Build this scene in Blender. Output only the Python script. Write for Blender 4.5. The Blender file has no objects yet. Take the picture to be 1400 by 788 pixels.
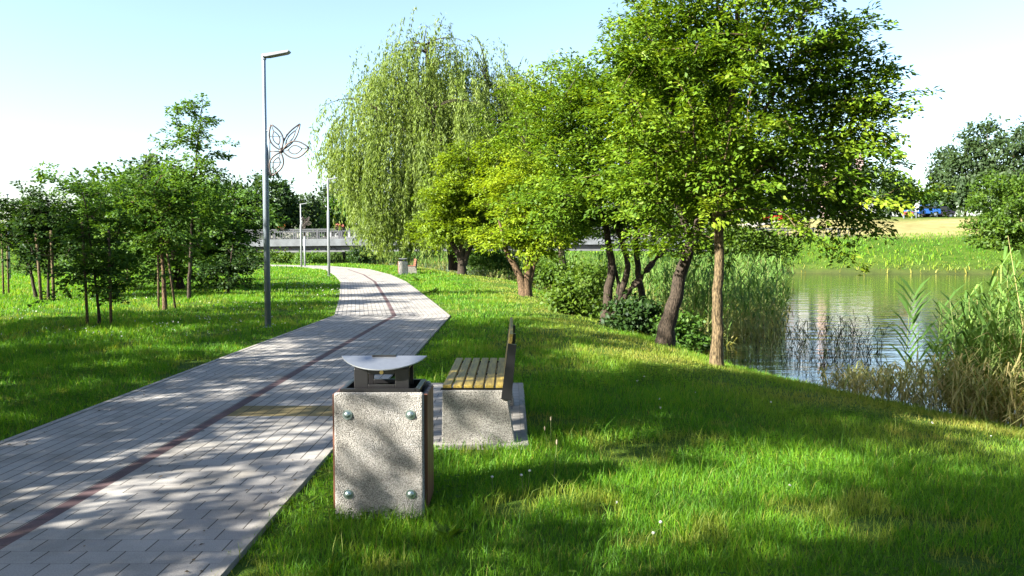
import bpy, math, numpy as np
from mathutils import Vector, Matrix
PI = math.pi
rad = math.radians
sc = bpy.context.scene
C = sc.collection
# ------------------------------------------------------------------ camera, sky, sun, exposure
CAM_H, F, PITCH = 1.6, 1089.0, rad(2.944)
cd = bpy.data.cameras.new('camera'); cam = bpy.data.objects.new('camera', cd); C.objects.link(cam)
cam.location = (0, 0, CAM_H); cam.rotation_euler = (PI/2 - PITCH, 0, 0)
cd.sensor_width = 36; cd.lens = F/1400*36; cd.clip_start = .05; cd.clip_end = 6000
sc.camera = cam
SUN_E, SUN_A = rad(30), rad(30)
w = bpy.data.worlds.new("World"); sc.world = w; w.use_nodes = True
nt = w.node_tree; sky = nt.nodes.new('ShaderNodeTexSky'); sky.sky_type = 'NISHITA'; sky.sun_disc = False
sky.sun_elevation = SUN_E; sky.sun_rotation = rad(270) - SUN_A
sky.air_density = 1.0; sky.dust_density = 1.4; sky.ozone_density = 1.6
nt.links.new(sky.outputs[0], nt.nodes['Background'].inputs[0]); nt.nodes['Background'].inputs[1].default_value = .065
sd = bpy.data.lights.new('sun', 'SUN'); sd.energy = 5.0; sd.angle = rad(.53); sd.color = (1, .94, .82)
sun = bpy.data.objects.new('sun', sd); C.objects.link(sun)
TOSUN = Vector((-math.cos(SUN_E)*math.cos(SUN_A), -math.cos(SUN_E)*math.sin(SUN_A), math.sin(SUN_E)))
sun.rotation_euler = TOSUN.to_track_quat('Z', 'Y').to_euler(); sun.location = (-20, -10, 25)
vs = sc.view_settings; vs.view_transform = 'Standard'; vs.look = 'None'; vs.gamma = 1; vs.use_curve_mapping = False
vs.exposure = 2.5
sc.cycles.max_bounces = 7; sc.cycles.diffuse_bounces = 3; sc.cycles.glossy_bounces = 3; sc.cycles.transmission_bounces = 4

# ------------------------------------------------------------------ helpers
def link(o, parent=None):
    C.objects.link(o)
    if parent is not None: o.parent = parent
    return o
def tag(o, label=None, cat=None, group=None, kind=None):
    if label: o['label'] = label
    if cat: o['category'] = cat
    if group: o['group'] = group
    if kind: o['kind'] = kind
    return o
def thing(name, label, cat, loc=(0, 0, 0), rz=0, group=None):
    o = bpy.data.objects.new(name, None); link(o); o.location = loc; o.rotation_euler = (0, 0, rz)
    o.empty_display_size = .2
    return tag(o, label, cat, group)
def copy_tree(o, parent=None):
    c = o.copy(); C.objects.link(c); c.parent = parent
    for ch in list(o.children): copy_tree(ch, c)
    return c
def mesh_np(name, V, Q=None, T=None, mat=None, parent=None, attrs=None, smooth=False, loc=None):
    """mesh from numpy arrays: V (n,3), Q quads (m,4), T tris (k,3); attrs: name -> per-face floats"""
    me = bpy.data.meshes.new(name)
    V = np.asarray(V, dtype=np.float32)
    if loc is not None: V = V - np.asarray(loc, dtype=np.float32)
    Q = np.zeros((0, 4), np.int32) if Q is None else np.asarray(Q, np.int32)
    T = np.zeros((0, 3), np.int32) if T is None else np.asarray(T, np.int32)
    me.vertices.add(len(V)); me.vertices.foreach_set('co', V.ravel())
    nl = Q.size + T.size; me.loops.add(nl)
    me.loops.foreach_set('vertex_index', np.concatenate([Q.ravel(), T.ravel()]))
    me.polygons.add(len(Q) + len(T))
    st = np.concatenate([np.arange(len(Q))*4, Q.size + np.arange(len(T))*3]).astype(np.int32)
    me.polygons.foreach_set('loop_start', st)
    if smooth: me.polygons.foreach_set('use_smooth', np.ones(len(Q)+len(T), bool))
    me.update(calc_edges=True)
    for k, v in (attrs or {}).items():
        a = me.attributes.new(k, 'FLOAT', 'FACE'); a.data.foreach_set('value', np.asarray(v, np.float32))
    if mat: me.materials.append(mat)
    o = bpy.data.objects.new(name, me); link(o, parent)
    if loc is not None and parent is None: o.location = loc
    return o
class MB:
    """collects simple solids, then links them as one mesh object"""
    def __init__(s): s.v, s.f = [], []
    def add(s, vs_, fs):
        n = len(s.v); s.v += [tuple(p) for p in vs_]; s.f += [tuple(i+n for i in f) for f in fs]; return s
    def box(s, c, d, rz=0, ry=0):
        M = Matrix.Rotation(rz, 3, 'Z') @ Matrix.Rotation(ry, 3, 'Y')
        P = [Vector(c) + M @ Vector((x*d[0]/2, y*d[1]/2, z*d[2]/2)) for x in (-1, 1) for y in (-1, 1) for z in (-1, 1)]
        return s.add(P, [(0, 1, 3, 2), (4, 6, 7, 5), (0, 4, 5, 1), (2, 3, 7, 6), (0, 2, 6, 4), (1, 5, 7, 3)])
    def tube(s, pts, r, n=8, cap=True):
        pts = [Vector(p) for p in pts]; rs = r if isinstance(r, (list, tuple)) else [r]*len(pts)
        rings = []; up = None
        for i, p in enumerate(pts):
            t = (pts[min(i+1, len(pts)-1)] - pts[max(i-1, 0)])
            t = t.normalized() if t.length > 1e-9 else Vector((0, 0, 1))
            if up is None: up = Vector((0, 0, 1)) if abs(t.z) < .9 else Vector((1, 0, 0))
            a = t.cross(up); a = a.normalized() if a.length > 1e-6 else t.orthogonal().normalized()
            b = a.cross(t)
            up = b if abs(t.z) >= .9 or True else up
            rings.append([p + rs[i]*(math.cos(k*2*PI/n)*a + math.sin(k*2*PI/n)*b) for k in range(n)])
        V = [q for R in rings for q in R]; Fc = []
        for i in range(len(pts)-1):
            for k in range(n): Fc.append((i*n+k, i*n+(k+1) % n, (i+1)*n+(k+1) % n, (i+1)*n+k))
        if cap: Fc.append(tuple(range(n))[::-1]); Fc.append(tuple((len(pts)-1)*n+k for k in range(n)))
        return s.add(V, Fc)
    def prism(s, poly, axis, a, b):
        """poly in the two other axes (x,z for axis y; y,z for axis x; x,y for axis z)"""
        def P(u, v, t): return {'y': (u, t, v), 'x': (t, u, v), 'z': (u, v, t)}[axis]
        n = len(poly)
        V = [P(u, v, a) for u, v in poly] + [P(u, v, b) for u, v in poly]
        return s.add(V, [tuple(range(n)), tuple(range(2*n-1, n-1, -1))] + [(i, i+n, (i+1) % n+n, (i+1) % n) for i in range(n)])
    def lathe(s, prof, c=(0, 0, 0), n=16):
        V = []; Fc = []
        for r, z in prof:
            V += [(c[0]+r*math.cos(k*2*PI/n), c[1]+r*math.sin(k*2*PI/n), c[2]+z) for k in range(n)]
        for i in range(len(prof)-1):
            for k in range(n): Fc.append((i*n+k, i*n+(k+1) % n, (i+1)*n+(k+1) % n, (i+1)*n+k))
        Fc.append(tuple(range(n))[::-1]); Fc.append(tuple((len(prof)-1)*n+k for k in range(n)))
        return s.add(V, Fc)
    def build(s, name, mat, parent=None, bevel=0, seg=2, smooth=False):
        me = bpy.data.meshes.new(name); me.from_pydata(s.v, [], s.f); me.update()
        import bmesh
        b = bmesh.new(); b.from_mesh(me); bmesh.ops.recalc_face_normals(b, faces=b.faces); b.to_mesh(me); b.free()
        me.materials.append(mat)
        if smooth:
            for p in me.polygons: p.use_smooth = len(p.vertices) == 4
        o = bpy.data.objects.new(name, me); link(o, parent)
        if bevel:
            m = o.modifiers.new('bevel', 'BEVEL'); m.width = bevel; m.segments = seg; m.limit_method = 'ANGLE'; m.angle_limit = rad(40)
        return o

# pixel (1400 x 788 photograph) -> world
def raydir(px, py):
    x, y = (px-700)/F, (394-py)/F
    c, s = math.cos(PITCH), math.sin(PITCH)
    return np.array([x, c + y*s, -s + y*c])
def G(px, py, z=0.):
    d = raydir(px, py); t = (z-CAM_H)/d[2]; return np.array([0, 0, CAM_H]) + d*t
def W(px, py, Y):
    d = raydir(px, py); return np.array([0, 0, CAM_H]) + d*(Y/d[1])

# ------------------------------------------------------------------ materials
def newmat(name):
    m = bpy.data.materials.new(name); m.use_nodes = True
    n = m.node_tree.nodes; return m, n, m.node_tree.links, n['Principled BSDF']
def N(n, t, **kw):
    x = n.new(t)
    for k, v in kw.items(): setattr(x, k, v)
    return x
def ramp(n, stops):
    r = n.new('ShaderNodeValToRGB'); e = r.color_ramp.elements
    while len(e) < len(stops): e.new(.5)
    for i, (p, c) in enumerate(stops): e[i].position = p; e[i].color = (*c, 1)
    return r
AL = .58
def sc_(c, k=None): return tuple(x*(AL if k is None else k) for x in c)
def simple(name, col, rough=.6, metal=0, vary=.12, scale=12, bump=0, bscale=60, dirt=None, spec=None):
    """plain paint / metal / wood base with a little procedural mottling"""
    m, n, l, p = newmat(name)
    tc = N(n, 'ShaderNodeTexCoord'); nz = N(n, 'ShaderNodeTexNoise'); nz.inputs['Scale'].default_value = scale; nz.inputs['Detail'].default_value = 5
    l.new(tc.outputs['Object'], nz.inputs['Vector'])
    if metal < .4: col = sc_(col)
    lo = tuple(c*(1-vary) for c in (dirt or col)); hi = tuple(min(1, c*(1+vary)) for c in col)
    r = ramp(n, [(.3, lo), (.7, hi)]); l.new(nz.outputs[0], r.inputs[0]); l.new(r.outputs[0], p.inputs['Base Color'])
    p.inputs['Roughness'].default_value = rough; p.inputs['Metallic'].default_value = metal
    if spec is not None: p.inputs['Specular IOR Level'].default_value = spec
    if bump:
        n2 = N(n, 'ShaderNodeTexNoise'); n2.inputs['Scale'].default_value = bscale; n2.inputs['Detail'].default_value = 4
        l.new(tc.outputs['Object'], n2.inputs['Vector'])
        b = N(n, 'ShaderNodeBump'); b.inputs['Strength'].default_value = bump; b.inputs['Distance'].default_value = .01
        l.new(n2.outputs[0], b.inputs['Height']); l.new(b.outputs[0], p.inputs['Normal'])
    return m
def leafmat(name, stops, trans=.45, tcol=(1.25, 1.15, .55), gloss=.012, rough=.55, extra=None):
    """leaf / blade: diffuse + translucent + a thin gloss; 'tone' picks the leaf's own colour"""
    m = bpy.data.materials.new(name); m.use_nodes = True
    n, l = m.node_tree.nodes, m.node_tree.links; n.clear()
    out = N(n, 'ShaderNodeOutputMaterial'); at = N(n, 'ShaderNodeAttribute'); at.attribute_name = 'tone'
    r = ramp(n, [(p_, sc_(c_)) for p_, c_ in stops]); l.new(at.outputs['Fac'], r.inputs[0]); col = r.outputs[0]
    if extra:
        a2 = N(n, 'ShaderNodeAttribute'); a2.attribute_name = extra[0]
        mx = N(n, 'ShaderNodeMix', data_type='RGBA'); l.new(a2.outputs['Fac'], mx.inputs[0]); l.new(col, mx.inputs[6])
        mx.inputs[7].default_value = (*sc_(extra[1]), 1); col = mx.outputs[2]
    df = N(n, 'ShaderNodeBsdfDiffuse'); tr = N(n, 'ShaderNodeBsdfTranslucent'); gl = N(n, 'ShaderNodeBsdfGlossy')
    gl.inputs['Roughness'].default_value = rough; gl.inputs['Color'].default_value = (.9, .95, 1, 1)
    tm = N(n, 'ShaderNodeMix', data_type='RGBA', blend_type='MULTIPLY'); tm.inputs[0].default_value = 1
    tm.inputs[7].default_value = (*tcol, 1); l.new(col, tm.inputs[6])
    l.new(col, df.inputs[0]); l.new(tm.outputs[2], tr.inputs[0])
    m1 = N(n, 'ShaderNodeMixShader'); m1.inputs[0].default_value = trans; l.new(df.outputs[0], m1.inputs[1]); l.new(tr.outputs[0], m1.inputs[2])
    m2 = N(n, 'ShaderNodeMixShader'); m2.inputs[0].default_value = gloss; l.new(m1.outputs[0], m2.inputs[1]); l.new(gl.outputs[0], m2.inputs[2])
    l.new(m2.outputs[0], out.inputs[0]); return m
def barkmat(name, lo, hi):
    m, n, l, p = newmat(name)
    tc = N(n, 'ShaderNodeTexCoord'); mp = N(n, 'ShaderNodeMapping'); mp.inputs['Scale'].default_value = (1, 1, .30)
    l.new(tc.outputs['Object'], mp.inputs[0])
    nz = N(n, 'ShaderNodeTexNoise'); nz.inputs['Scale'].default_value = 52; nz.inputs['Detail'].default_value = 6
    l.new(mp.outputs[0], nz.inputs['Vector']); r = ramp(n, [(.36, sc_(lo, .6)), (.64, sc_(hi, .72))]); l.new(nz.outputs[0], r.inputs[0])
    l.new(r.outputs[0], p.inputs['Base Color']); p.inputs['Roughness'].default_value = .9; p.inputs['Specular IOR Level'].default_value = .15
    b = N(n, 'ShaderNodeBump'); b.inputs['Strength'].default_value = .9; b.inputs['Distance'].default_value = .02
    l.new(nz.outputs[0], b.inputs['Height']); l.new(b.outputs[0], p.inputs['Normal']); return m

M = {}
M['leaf_lime'] = leafmat('lime_leaf', [(0, (0.115, 0.201, 0.009)), (.5, (0.249, 0.383, 0.013)), (1, (0.403, 0.523, 0.029))], .42)
M['leaf_main'] = leafmat('plum_leaf', [(0, (0.063, 0.147, 0.008)), (.5, (0.155, 0.287, 0.014)), (1, (0.323, 0.448, 0.031))], .36)
M['leaf_oak'] = leafmat('oak_leaf', [(0, (0.044, 0.116, 0.015)), (.5, (0.095, 0.212, 0.024)), (1, (0.183, 0.314, 0.038))], .42)
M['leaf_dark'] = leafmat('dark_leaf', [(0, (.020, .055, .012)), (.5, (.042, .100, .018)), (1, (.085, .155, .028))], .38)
M['leaf_far'] = leafmat('distant_leaf', [(0, (.032, .068, .022)), (.5, (.058, .108, .034)), (1, (.095, .155, .046))], .4)
M['leaf_willow'] = leafmat('willow_leaf', [(0, (.125, .200, .030)), (.5, (.255, .365, .068)), (1, (.385, .490, .125))], .5, tcol=(1.1, 1.1, .6))
M['leaf_bush'] = leafmat('bush_leaf', [(0, (.045, .110, .008)), (.5, (.100, .200, .014)), (1, (.180, .290, .024))], .48)
M['reed'] = leafmat('reed_leaf', [(0, (0.091, 0.203, 0.041)), (.5, (0.194, 0.378, 0.080)), (1, (0.345, 0.544, 0.128))], .42, extra=('dry', (.66, .55, .25)))
M['sedge_shade'] = leafmat('shade_toned_sedge_leaf', [(0, (.012, .026, .010)), (1, (.035, .065, .020))], .25, extra=('dry', (.10, .08, .04)))  # near-black leaf colour stands in for shade and backlight
M['grass'] = leafmat('grass_blade', [(0, (0.060, 0.212, 0.010)), (.5, (0.161, 0.414, 0.017)), (1, (0.364, 0.592, 0.027))], .5, extra=('dry', (.58, .50, .11)))
M['white_flower'] = simple('white_petal', (.75, .75, .68), .8)
M['seed'] = simple('seed_head', (.45, .38, .24), .9)
M['bark'] = barkmat('brown_bark', (.045, .030, .018), (.19, .125, .075))
M['bark_dark'] = barkmat('dark_bark', (.022, .018, .014), (.085, .065, .048))
M['bark_olive'] = barkmat('mossy_bark', (.05, .038, .022), (.21, .155, .085))
M['stake'] = barkmat('weathered_stake_wood', (.07, .05, .03), (.20, .15, .09))
M['galv'] = simple('galvanised_steel', (.20, .24, .28), .45, .5, .1, 9)
M['lamp_white'] = simple('pale_painted_steel', (.42, .45, .48), .45, .2, .06)
M['lamp_lens'] = simple('lamp_underside', (.30, .27, .18), .4)
M['iron'] = simple('brown_wrought_iron', (.075, .060, .055), .5, .5)
M['black'] = simple('black_painted_steel', (.010, .010, .012), .38, .0, .2, 20)
M['steel'] = simple('brushed_steel', (.26, .28, .31), .38, .75, .05, 30)
M['bolt'] = simple('zinc_bolt', (.36, .45, .45), .32, .9, .12, 40)
M['brass'] = simple('brass_lock', (.45, .34, .14), .35, .9)
M['tyre'] = simple('tyre_rubber', (.02, .02, .02), .8)
M['glass'] = simple('car_glass', (.02, .025, .03), .06, 0, .1)
M['car_blue'] = simple('blue_car_paint', (.03, .14, .52), .22, .1, .04)
M['car_dark'] = simple('dark_purple_car_paint', (.035, .02, .05), .22, .1, .04)
M['car_red'] = simple('red_car_paint', (.50, .03, .02), .25, .1, .04)
M['car_orange'] = simple('orange_car_paint', (.62, .17, .03), .3, .1, .05)
M['car_white'] = simple('white_van_paint', (.75, .76, .77), .3, 0, .03)
M['sign_white'] = simple('white_sign_back', (.72, .73, .74), .5)
M['red_fence'] = simple('faded_red_paint', (.42, .10, .07), .6)
def concrete_mat(name, lo, hi, speck, scale):
    m, n, l, p = newmat(name)
    tc = N(n, 'ShaderNodeTexCoord'); v = N(n, 'ShaderNodeTexVoronoi'); v.inputs['Scale'].default_value = scale
    l.new(tc.outputs['Object'], v.inputs['Vector'])
    sep = N(n, 'ShaderNodeSeparateColor'); l.new(v.outputs['Color'], sep.inputs[0])
    speck, lo, hi = sc_(speck, .66), sc_(lo, .66), sc_(hi, .66)
    r = ramp(n, [(0, speck), (.16, lo), (.6, hi), (1, tuple(c*1.18 for c in hi))]); l.new(sep.outputs[0], r.inputs[0])
    d = ramp(n, [(.38, (1, 1, 1)), (.72, (.58, .56, .53))]); l.new(v.outputs['Distance'], d.inputs[0])
    mx = N(n, 'ShaderNodeMix', data_type='RGBA', blend_type='MULTIPLY'); mx.inputs[0].default_value = 1
    l.new(r.outputs[0], mx.inputs[6]); l.new(d.outputs[0], mx.inputs[7])
    nz = N(n, 'ShaderNodeTexNoise'); nz.inputs['Scale'].default_value = 5; nz.inputs['Detail'].default_value = 6
    l.new(tc.outputs['Object'], nz.inputs['Vector']); r2 = ramp(n, [(.3, (.72, .70, .66)), (.65, (1, 1, 1))]); l.new(nz.outputs[0], r2.inputs[0])
    m2 = N(n, 'ShaderNodeMix', data_type='RGBA', blend_type='MULTIPLY'); m2.inputs[0].default_value = 1
    l.new(mx.outputs[2], m2.inputs[6]); l.new(r2.outputs[0], m2.inputs[7]); l.new(m2.outputs[2], p.inputs['Base Color'])
    p.inputs['Roughness'].default_value = .85
    b = N(n, 'ShaderNodeBump'); b.invert = True; b.inputs['Strength'].default_value = 1.0; b.inputs['Distance'].default_value = .009
    l.new(v.outputs['Distance'], b.inputs['Height']); l.new(b.outputs[0], p.inputs['Normal']); return m
M['aggregate'] = concrete_mat('exposed_aggregate_concrete', (.47, .46, .44), (.61, .60, .58), (.30, .29, .28), 175)
M['aggregate_grey'] = concrete_mat('grey_aggregate_concrete', (.34, .34, .32), (.56, .55, .52), (.12, .115, .11), 170)
def woodmat(name, lo, hi, axis=(14, 1.2, 14)):
    m, n, l, p = newmat(name)
    tc = N(n, 'ShaderNodeTexCoord'); mp = N(n, 'ShaderNodeMapping'); mp.inputs['Scale'].default_value = axis
    l.new(tc.outputs['Object'], mp.inputs[0]); nz = N(n, 'ShaderNodeTexNoise'); nz.inputs['Scale'].default_value = 4; nz.inputs['Detail'].default_value = 8
    l.new(mp.outputs[0], nz.inputs['Vector']); r = ramp(n, [(.3, sc_(lo, .75)), (.7, sc_(hi, .75))]); l.new(nz.outputs[0], r.inputs[0])
    l.new(r.outputs[0], p.inputs['Base Color']); p.inputs['Roughness'].default_value = .5
    b = N(n, 'ShaderNodeBump'); b.inputs['Strength'].default_value = .25; b.inputs['Distance'].default_value = .003
    l.new(nz.outputs[0], b.inputs['Height']); l.new(b.outputs[0], p.inputs['Normal']); return m
M['slat'] = woodmat('olive_varnished_wood', (.13, .088, .015), (.38, .285, .055))
M['slat_red'] = woodmat('red_brown_wood', (.10, .035, .018), (.23, .085, .04), (14, 14, 1.2))
M['slat_brown'] = woodmat('red_brown_backrest_wood', (.16, .055, .03), (.28, .105, .06))

def paving_mat():
    """UV.x = metres along the path, UV.y = metres across it from its far edge"""
    m, n, l, p = newmat('concrete_paving_blocks')
    uv = N(n, 'ShaderNodeUVMap'); uv.uv_map = 'UVMap'
    sx = N(n, 'ShaderNodeSeparateXYZ'); l.new(uv.outputs[0], sx.inputs[0])
    cb = N(n, 'ShaderNodeCombineXYZ'); l.new(sx.outputs[1], cb.inputs[0]); l.new(sx.outputs[0], cb.inputs[1])
    def brick(vec, bw, rh, c1, c2, mort):
        b = N(n, 'ShaderNodeTexBrick'); b.inputs['Scale'].default_value = 1; b.inputs['Brick Width'].default_value = bw
        b.inputs['Row Height'].default_value = rh; b.inputs['Mortar Size'].default_value = mort; b.inputs['Mortar Smooth'].default_value = .15
        b.inputs['Color1'].default_value = (*c1, 1); b.inputs['Color2'].default_value = (*c2, 1); b.inputs['Mortar'].default_value = (.05, .045, .038, 1)
        b.inputs['Bias'].default_value = 0; l.new(vec, b.inputs['Vector']); return b
    g1, g2 = (.238, .229, .220), (.298, .287, .273)
    def stretch(sock, k):
        q = N(n, 'ShaderNodeVectorMath', operation='MULTIPLY'); l.new(sock, q.inputs[0]); q.inputs[1].default_value = k; return q.outputs[0]
    A = brick(stretch(uv.outputs[0], (3, 1, 1)), .66, .11, g1, g2, .0045)
    B = brick(stretch(cb.outputs[0], (1, 3.5, 1)), .20, .581, g1, g2, .0038)
    S = brick(uv.outputs[0], .20, .12, (.092, .060, .064), (.118, .080, .082), .004)
    def gt(sock, v):
        q = N(n, 'ShaderNodeMath', operation='GREATER_THAN'); l.new(sock, q.inputs[0]); q.inputs[1].default_value = v; return q.outputs[0]
    def mul(a, b):
        q = N(n, 'ShaderNodeMath', operation='MULTIPLY'); l.new(a, q.inputs[0]); l.new(b, q.inputs[1]); return q.outputs[0]
    def inv(a):
        q = N(n, 'ShaderNodeMath', operation='SUBTRACT'); q.inputs[0].default_value = 1; l.new(a, q.inputs[1]); return q.outputs[0]
    def mixc(f, a, b):
        q = N(n, 'ShaderNodeMix', data_type='RGBA'); l.new(f, q.inputs[0]); l.new(a, q.inputs[6])
        if isinstance(b, tuple): q.inputs[7].default_value = (*b, 1)
        else: l.new(b, q.inputs[7])
        return q.outputs[2]
    def mixf(f, a, b):
        q = N(n, 'ShaderNodeMix', data_type='FLOAT'); l.new(f, q.inputs[0]); l.new(a, q.inputs[2]); l.new(b, q.inputs[3]); return q.outputs[0]
    right = gt(sx.outputs[1], 1.37)
    near = mul(right, inv(gt(sx.outputs[0], U_SWITCH)))
    col = mixc(near, A.outputs[0], B.outputs[0]); fac = mixf(near, A.outputs[1], B.outputs[1])
    tan = mul(right, mul(gt(sx.outputs[0], U_TAN0), inv(gt(sx.outputs[0], U_TAN1))))
    tc_ = N(n, 'ShaderNodeMix', data_type='RGBA', blend_type='MULTIPLY'); l.new(tan, tc_.inputs[0]); l.new(col, tc_.inputs[6]); tc_.inputs[7].default_value = (.66, .55, .27, 1)
    col = tc_.outputs[2]
    st = mul(gt(sx.outputs[1], 1.33), inv(gt(sx.outputs[1], 1.43)))
    col = mixc(st, col, S.outputs[0]); fac = mixf(st, fac, S.outputs[1])
    ge = N(n, 'ShaderNodeNewGeometry'); nz = N(n, 'ShaderNodeTexNoise'); nz.inputs['Scale'].default_value = 1.7; nz.inputs['Detail'].default_value = 7; nz.inputs['Roughness'].default_value = .65
    l.new(ge.outputs['Position'], nz.inputs['Vector']); r = ramp(n, [(.28, (.62, .60, .55)), (.5, (.92, .91, .90)), (.68, (1.04, 1.04, 1.04))]); l.new(nz.outputs[0], r.inputs[0])
    n2 = N(n, 'ShaderNodeTexNoise'); n2.inputs['Scale'].default_value = 140; n2.inputs['Detail'].default_value = 3; l.new(ge.outputs['Position'], n2.inputs['Vector'])
    r2 = ramp(n, [(.35, (.82, .82, .82)), (.65, (1.08, 1.08, 1.08))]); l.new(n2.outputs[0], r2.inputs[0])
    for rr in (r, r2):
        q = N(n, 'ShaderNodeMix', data_type='RGBA', blend_type='MULTIPLY'); q.inputs[0].default_value = 1; l.new(col, q.inputs[6]); l.new(rr.outputs[0], q.inputs[7]); col = q.outputs[2]
    l.new(col, p.inputs['Base Color']); p.inputs['Roughness'].default_value = .85; p.inputs['Specular IOR Level'].default_value = .15
    hs = N(n, 'ShaderNodeMath', operation='MULTIPLY_ADD'); l.new(fac, hs.inputs[0]); hs.inputs[1].default_value = -1; l.new(n2.outputs[0], hs.inputs[2])
    b = N(n, 'ShaderNodeBump'); b.inputs['Strength'].default_value = .5; b.inputs['Distance'].default_value = .004
    l.new(hs.outputs[0], b.inputs['Height']); l.new(b.outputs[0], p.inputs['Normal']); return m

# ------------------------------------------------------------------ terrain
WATER = -.75
NEAR = [(14, -14), (9.6, 2), (7.7, 6), (6.6, 8.8), (5.4, 11.5), (4.75, 13.4), (4.25, 16.5), (3.95, 20), (3.5, 25), (2.8, 32), (1.2, 45), (-3, 58), (-5.5, 70), (-13, 81), (-35, 88), (-90, 93)]
FAR = [(-90, 128), (-30, 120), (0, 112), (10, 95), (17, 80), (22, 73), (30, 70.5), (50, 69.5), (80, 67), (160, 60)]
RIVER = np.array(NEAR + FAR + [(160, -40), (60, -60)], float)
farx = np.array([-400, -90, -30, 0, 10, 17, 22, 30, 50, 80, 160, 400.]); fary = np.array([128, 128, 120, 112, 95, 80, 73, 70.5, 69.5, 67, 60, 60.])
def inside(P, poly):
    x, y = P[:, 0], P[:, 1]; r = np.zeros(len(P), bool); n = len(poly)
    for i in range(n):
        x0, y0 = poly[i]; x1, y1 = poly[(i+1) % n]
        if y0 == y1: continue
        c = ((y0 > y) != (y1 > y)) & (x < (x1-x0)*(y-y0)/(y1-y0) + x0); r ^= c
    return r
def segdist(P, poly, closed=True):
    d = np.full(len(P), 1e9); n = len(poly)
    for i in range(n if closed else n-1):
        a, b = np.array(poly[i], float), np.array(poly[(i+1) % n], float); ab = b-a
        t = np.clip(((P-a) @ ab)/(ab @ ab), 0, 1); d = np.minimum(d, np.linalg.norm(P - a - t[:, None]*ab, axis=1))
    return d
def sshore(P):
    d = segdist(P, RIVER); return np.where(inside(P, RIVER), -d, d)
def sst(x, a, b):
    t = np.clip((x-a)/(b-a), 0, 1); return t*t*(3-2*t)
def vnoise(x, y, s, seed=0):
    """smooth value noise in numpy"""
    x, y = x/s, y/s; xi, yi = np.floor(x).astype(np.int64), np.floor(y).astype(np.int64); fx, fy = x-xi, y-yi
    fx, fy = fx*fx*(3-2*fx), fy*fy*(3-2*fy)
    def h(i, j):
        k = (i*374761393 + j*668265263 + seed*974634777) & 0xffffffff; k = ((k ^ (k >> 13))*1274126177) & 0xffffffff
        return ((k ^ (k >> 16)) & 0xffff)/65535.
    return (h(xi, yi)*(1-fx)+h(xi+1, yi)*fx)*(1-fy) + (h(xi, yi+1)*(1-fx)+h(xi+1, yi+1)*fx)*fy
PSTA = [((-4.15, -8), (-1.47, -8)), ((-4.15, 6), (-1.48, 6)), ((-4.15, 12), (-1.5, 12)), ((-4.1, 18.6), (-1.5, 18.5)), ((-5.2, 24.2), (-2.4, 23.4)), ((-7.9, 37), (-4.95, 36.8)),
        ((-10.2, 46), (-7.1, 46.2)), ((-13.3, 57), (-10.4, 57.6)), ((-18, 66), (-15.6, 67.6)), ((-28, 73), (-27, 75.6))]
PATHPOLY = np.array([a for a, b in PSTA] + [b for a, b in PSTA[::-1]], float)
PAD = (-1.42, .075, 6.40, 9.25)
def terrain(P, s=None):
    x, y = P[:, 0], P[:, 1]
    s = sshore(P) if s is None else s
    far = sst(y, np.interp(x, farx, fary)-6, np.interp(x, farx, fary)-3)
    t = np.clip(s/4.2, 0, 1)
    z_near = -.03 - .74*(1-t)**2.1
    flat = sst(np.minimum(segdist(P, PATHPOLY), np.hypot(np.maximum(np.abs(x+.64)-.78, 0), np.maximum(np.abs(y-7.8)-1.43, 0))), .1, 2.5)*~inside(P, PATHPOLY)
    z_near = z_near + flat*((vnoise(x, y, 2.3, 3)-.5)*.07 + (vnoise(x, y, 9, 5)-.5)*.12)*t
    z_near = z_near + 1.9*sst(-x, 22, 33)*sst(y, 47, 57)*sst(s, 0, 12)
    up = np.interp(s, [0, 1.2, 3, 9, 32, 60, 2000], [-.77, -.25, .35, 2.35, 5.35, 5.6, 5.6])
    k = np.clip((x+12)/30, .28, 1)
    z_far = -.77 + (up+.77)*k + (vnoise(x, y, 6, 8)-.5)*.5*sst(s, 2, 12)
    z = z_near*(1-far) + z_far*far
    return np.where(s < 0, np.maximum(-.77 + s*.35, -2.2), z)
def ground(x, y): return float(terrain(np.array([[x, y]], float))[0])

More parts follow.
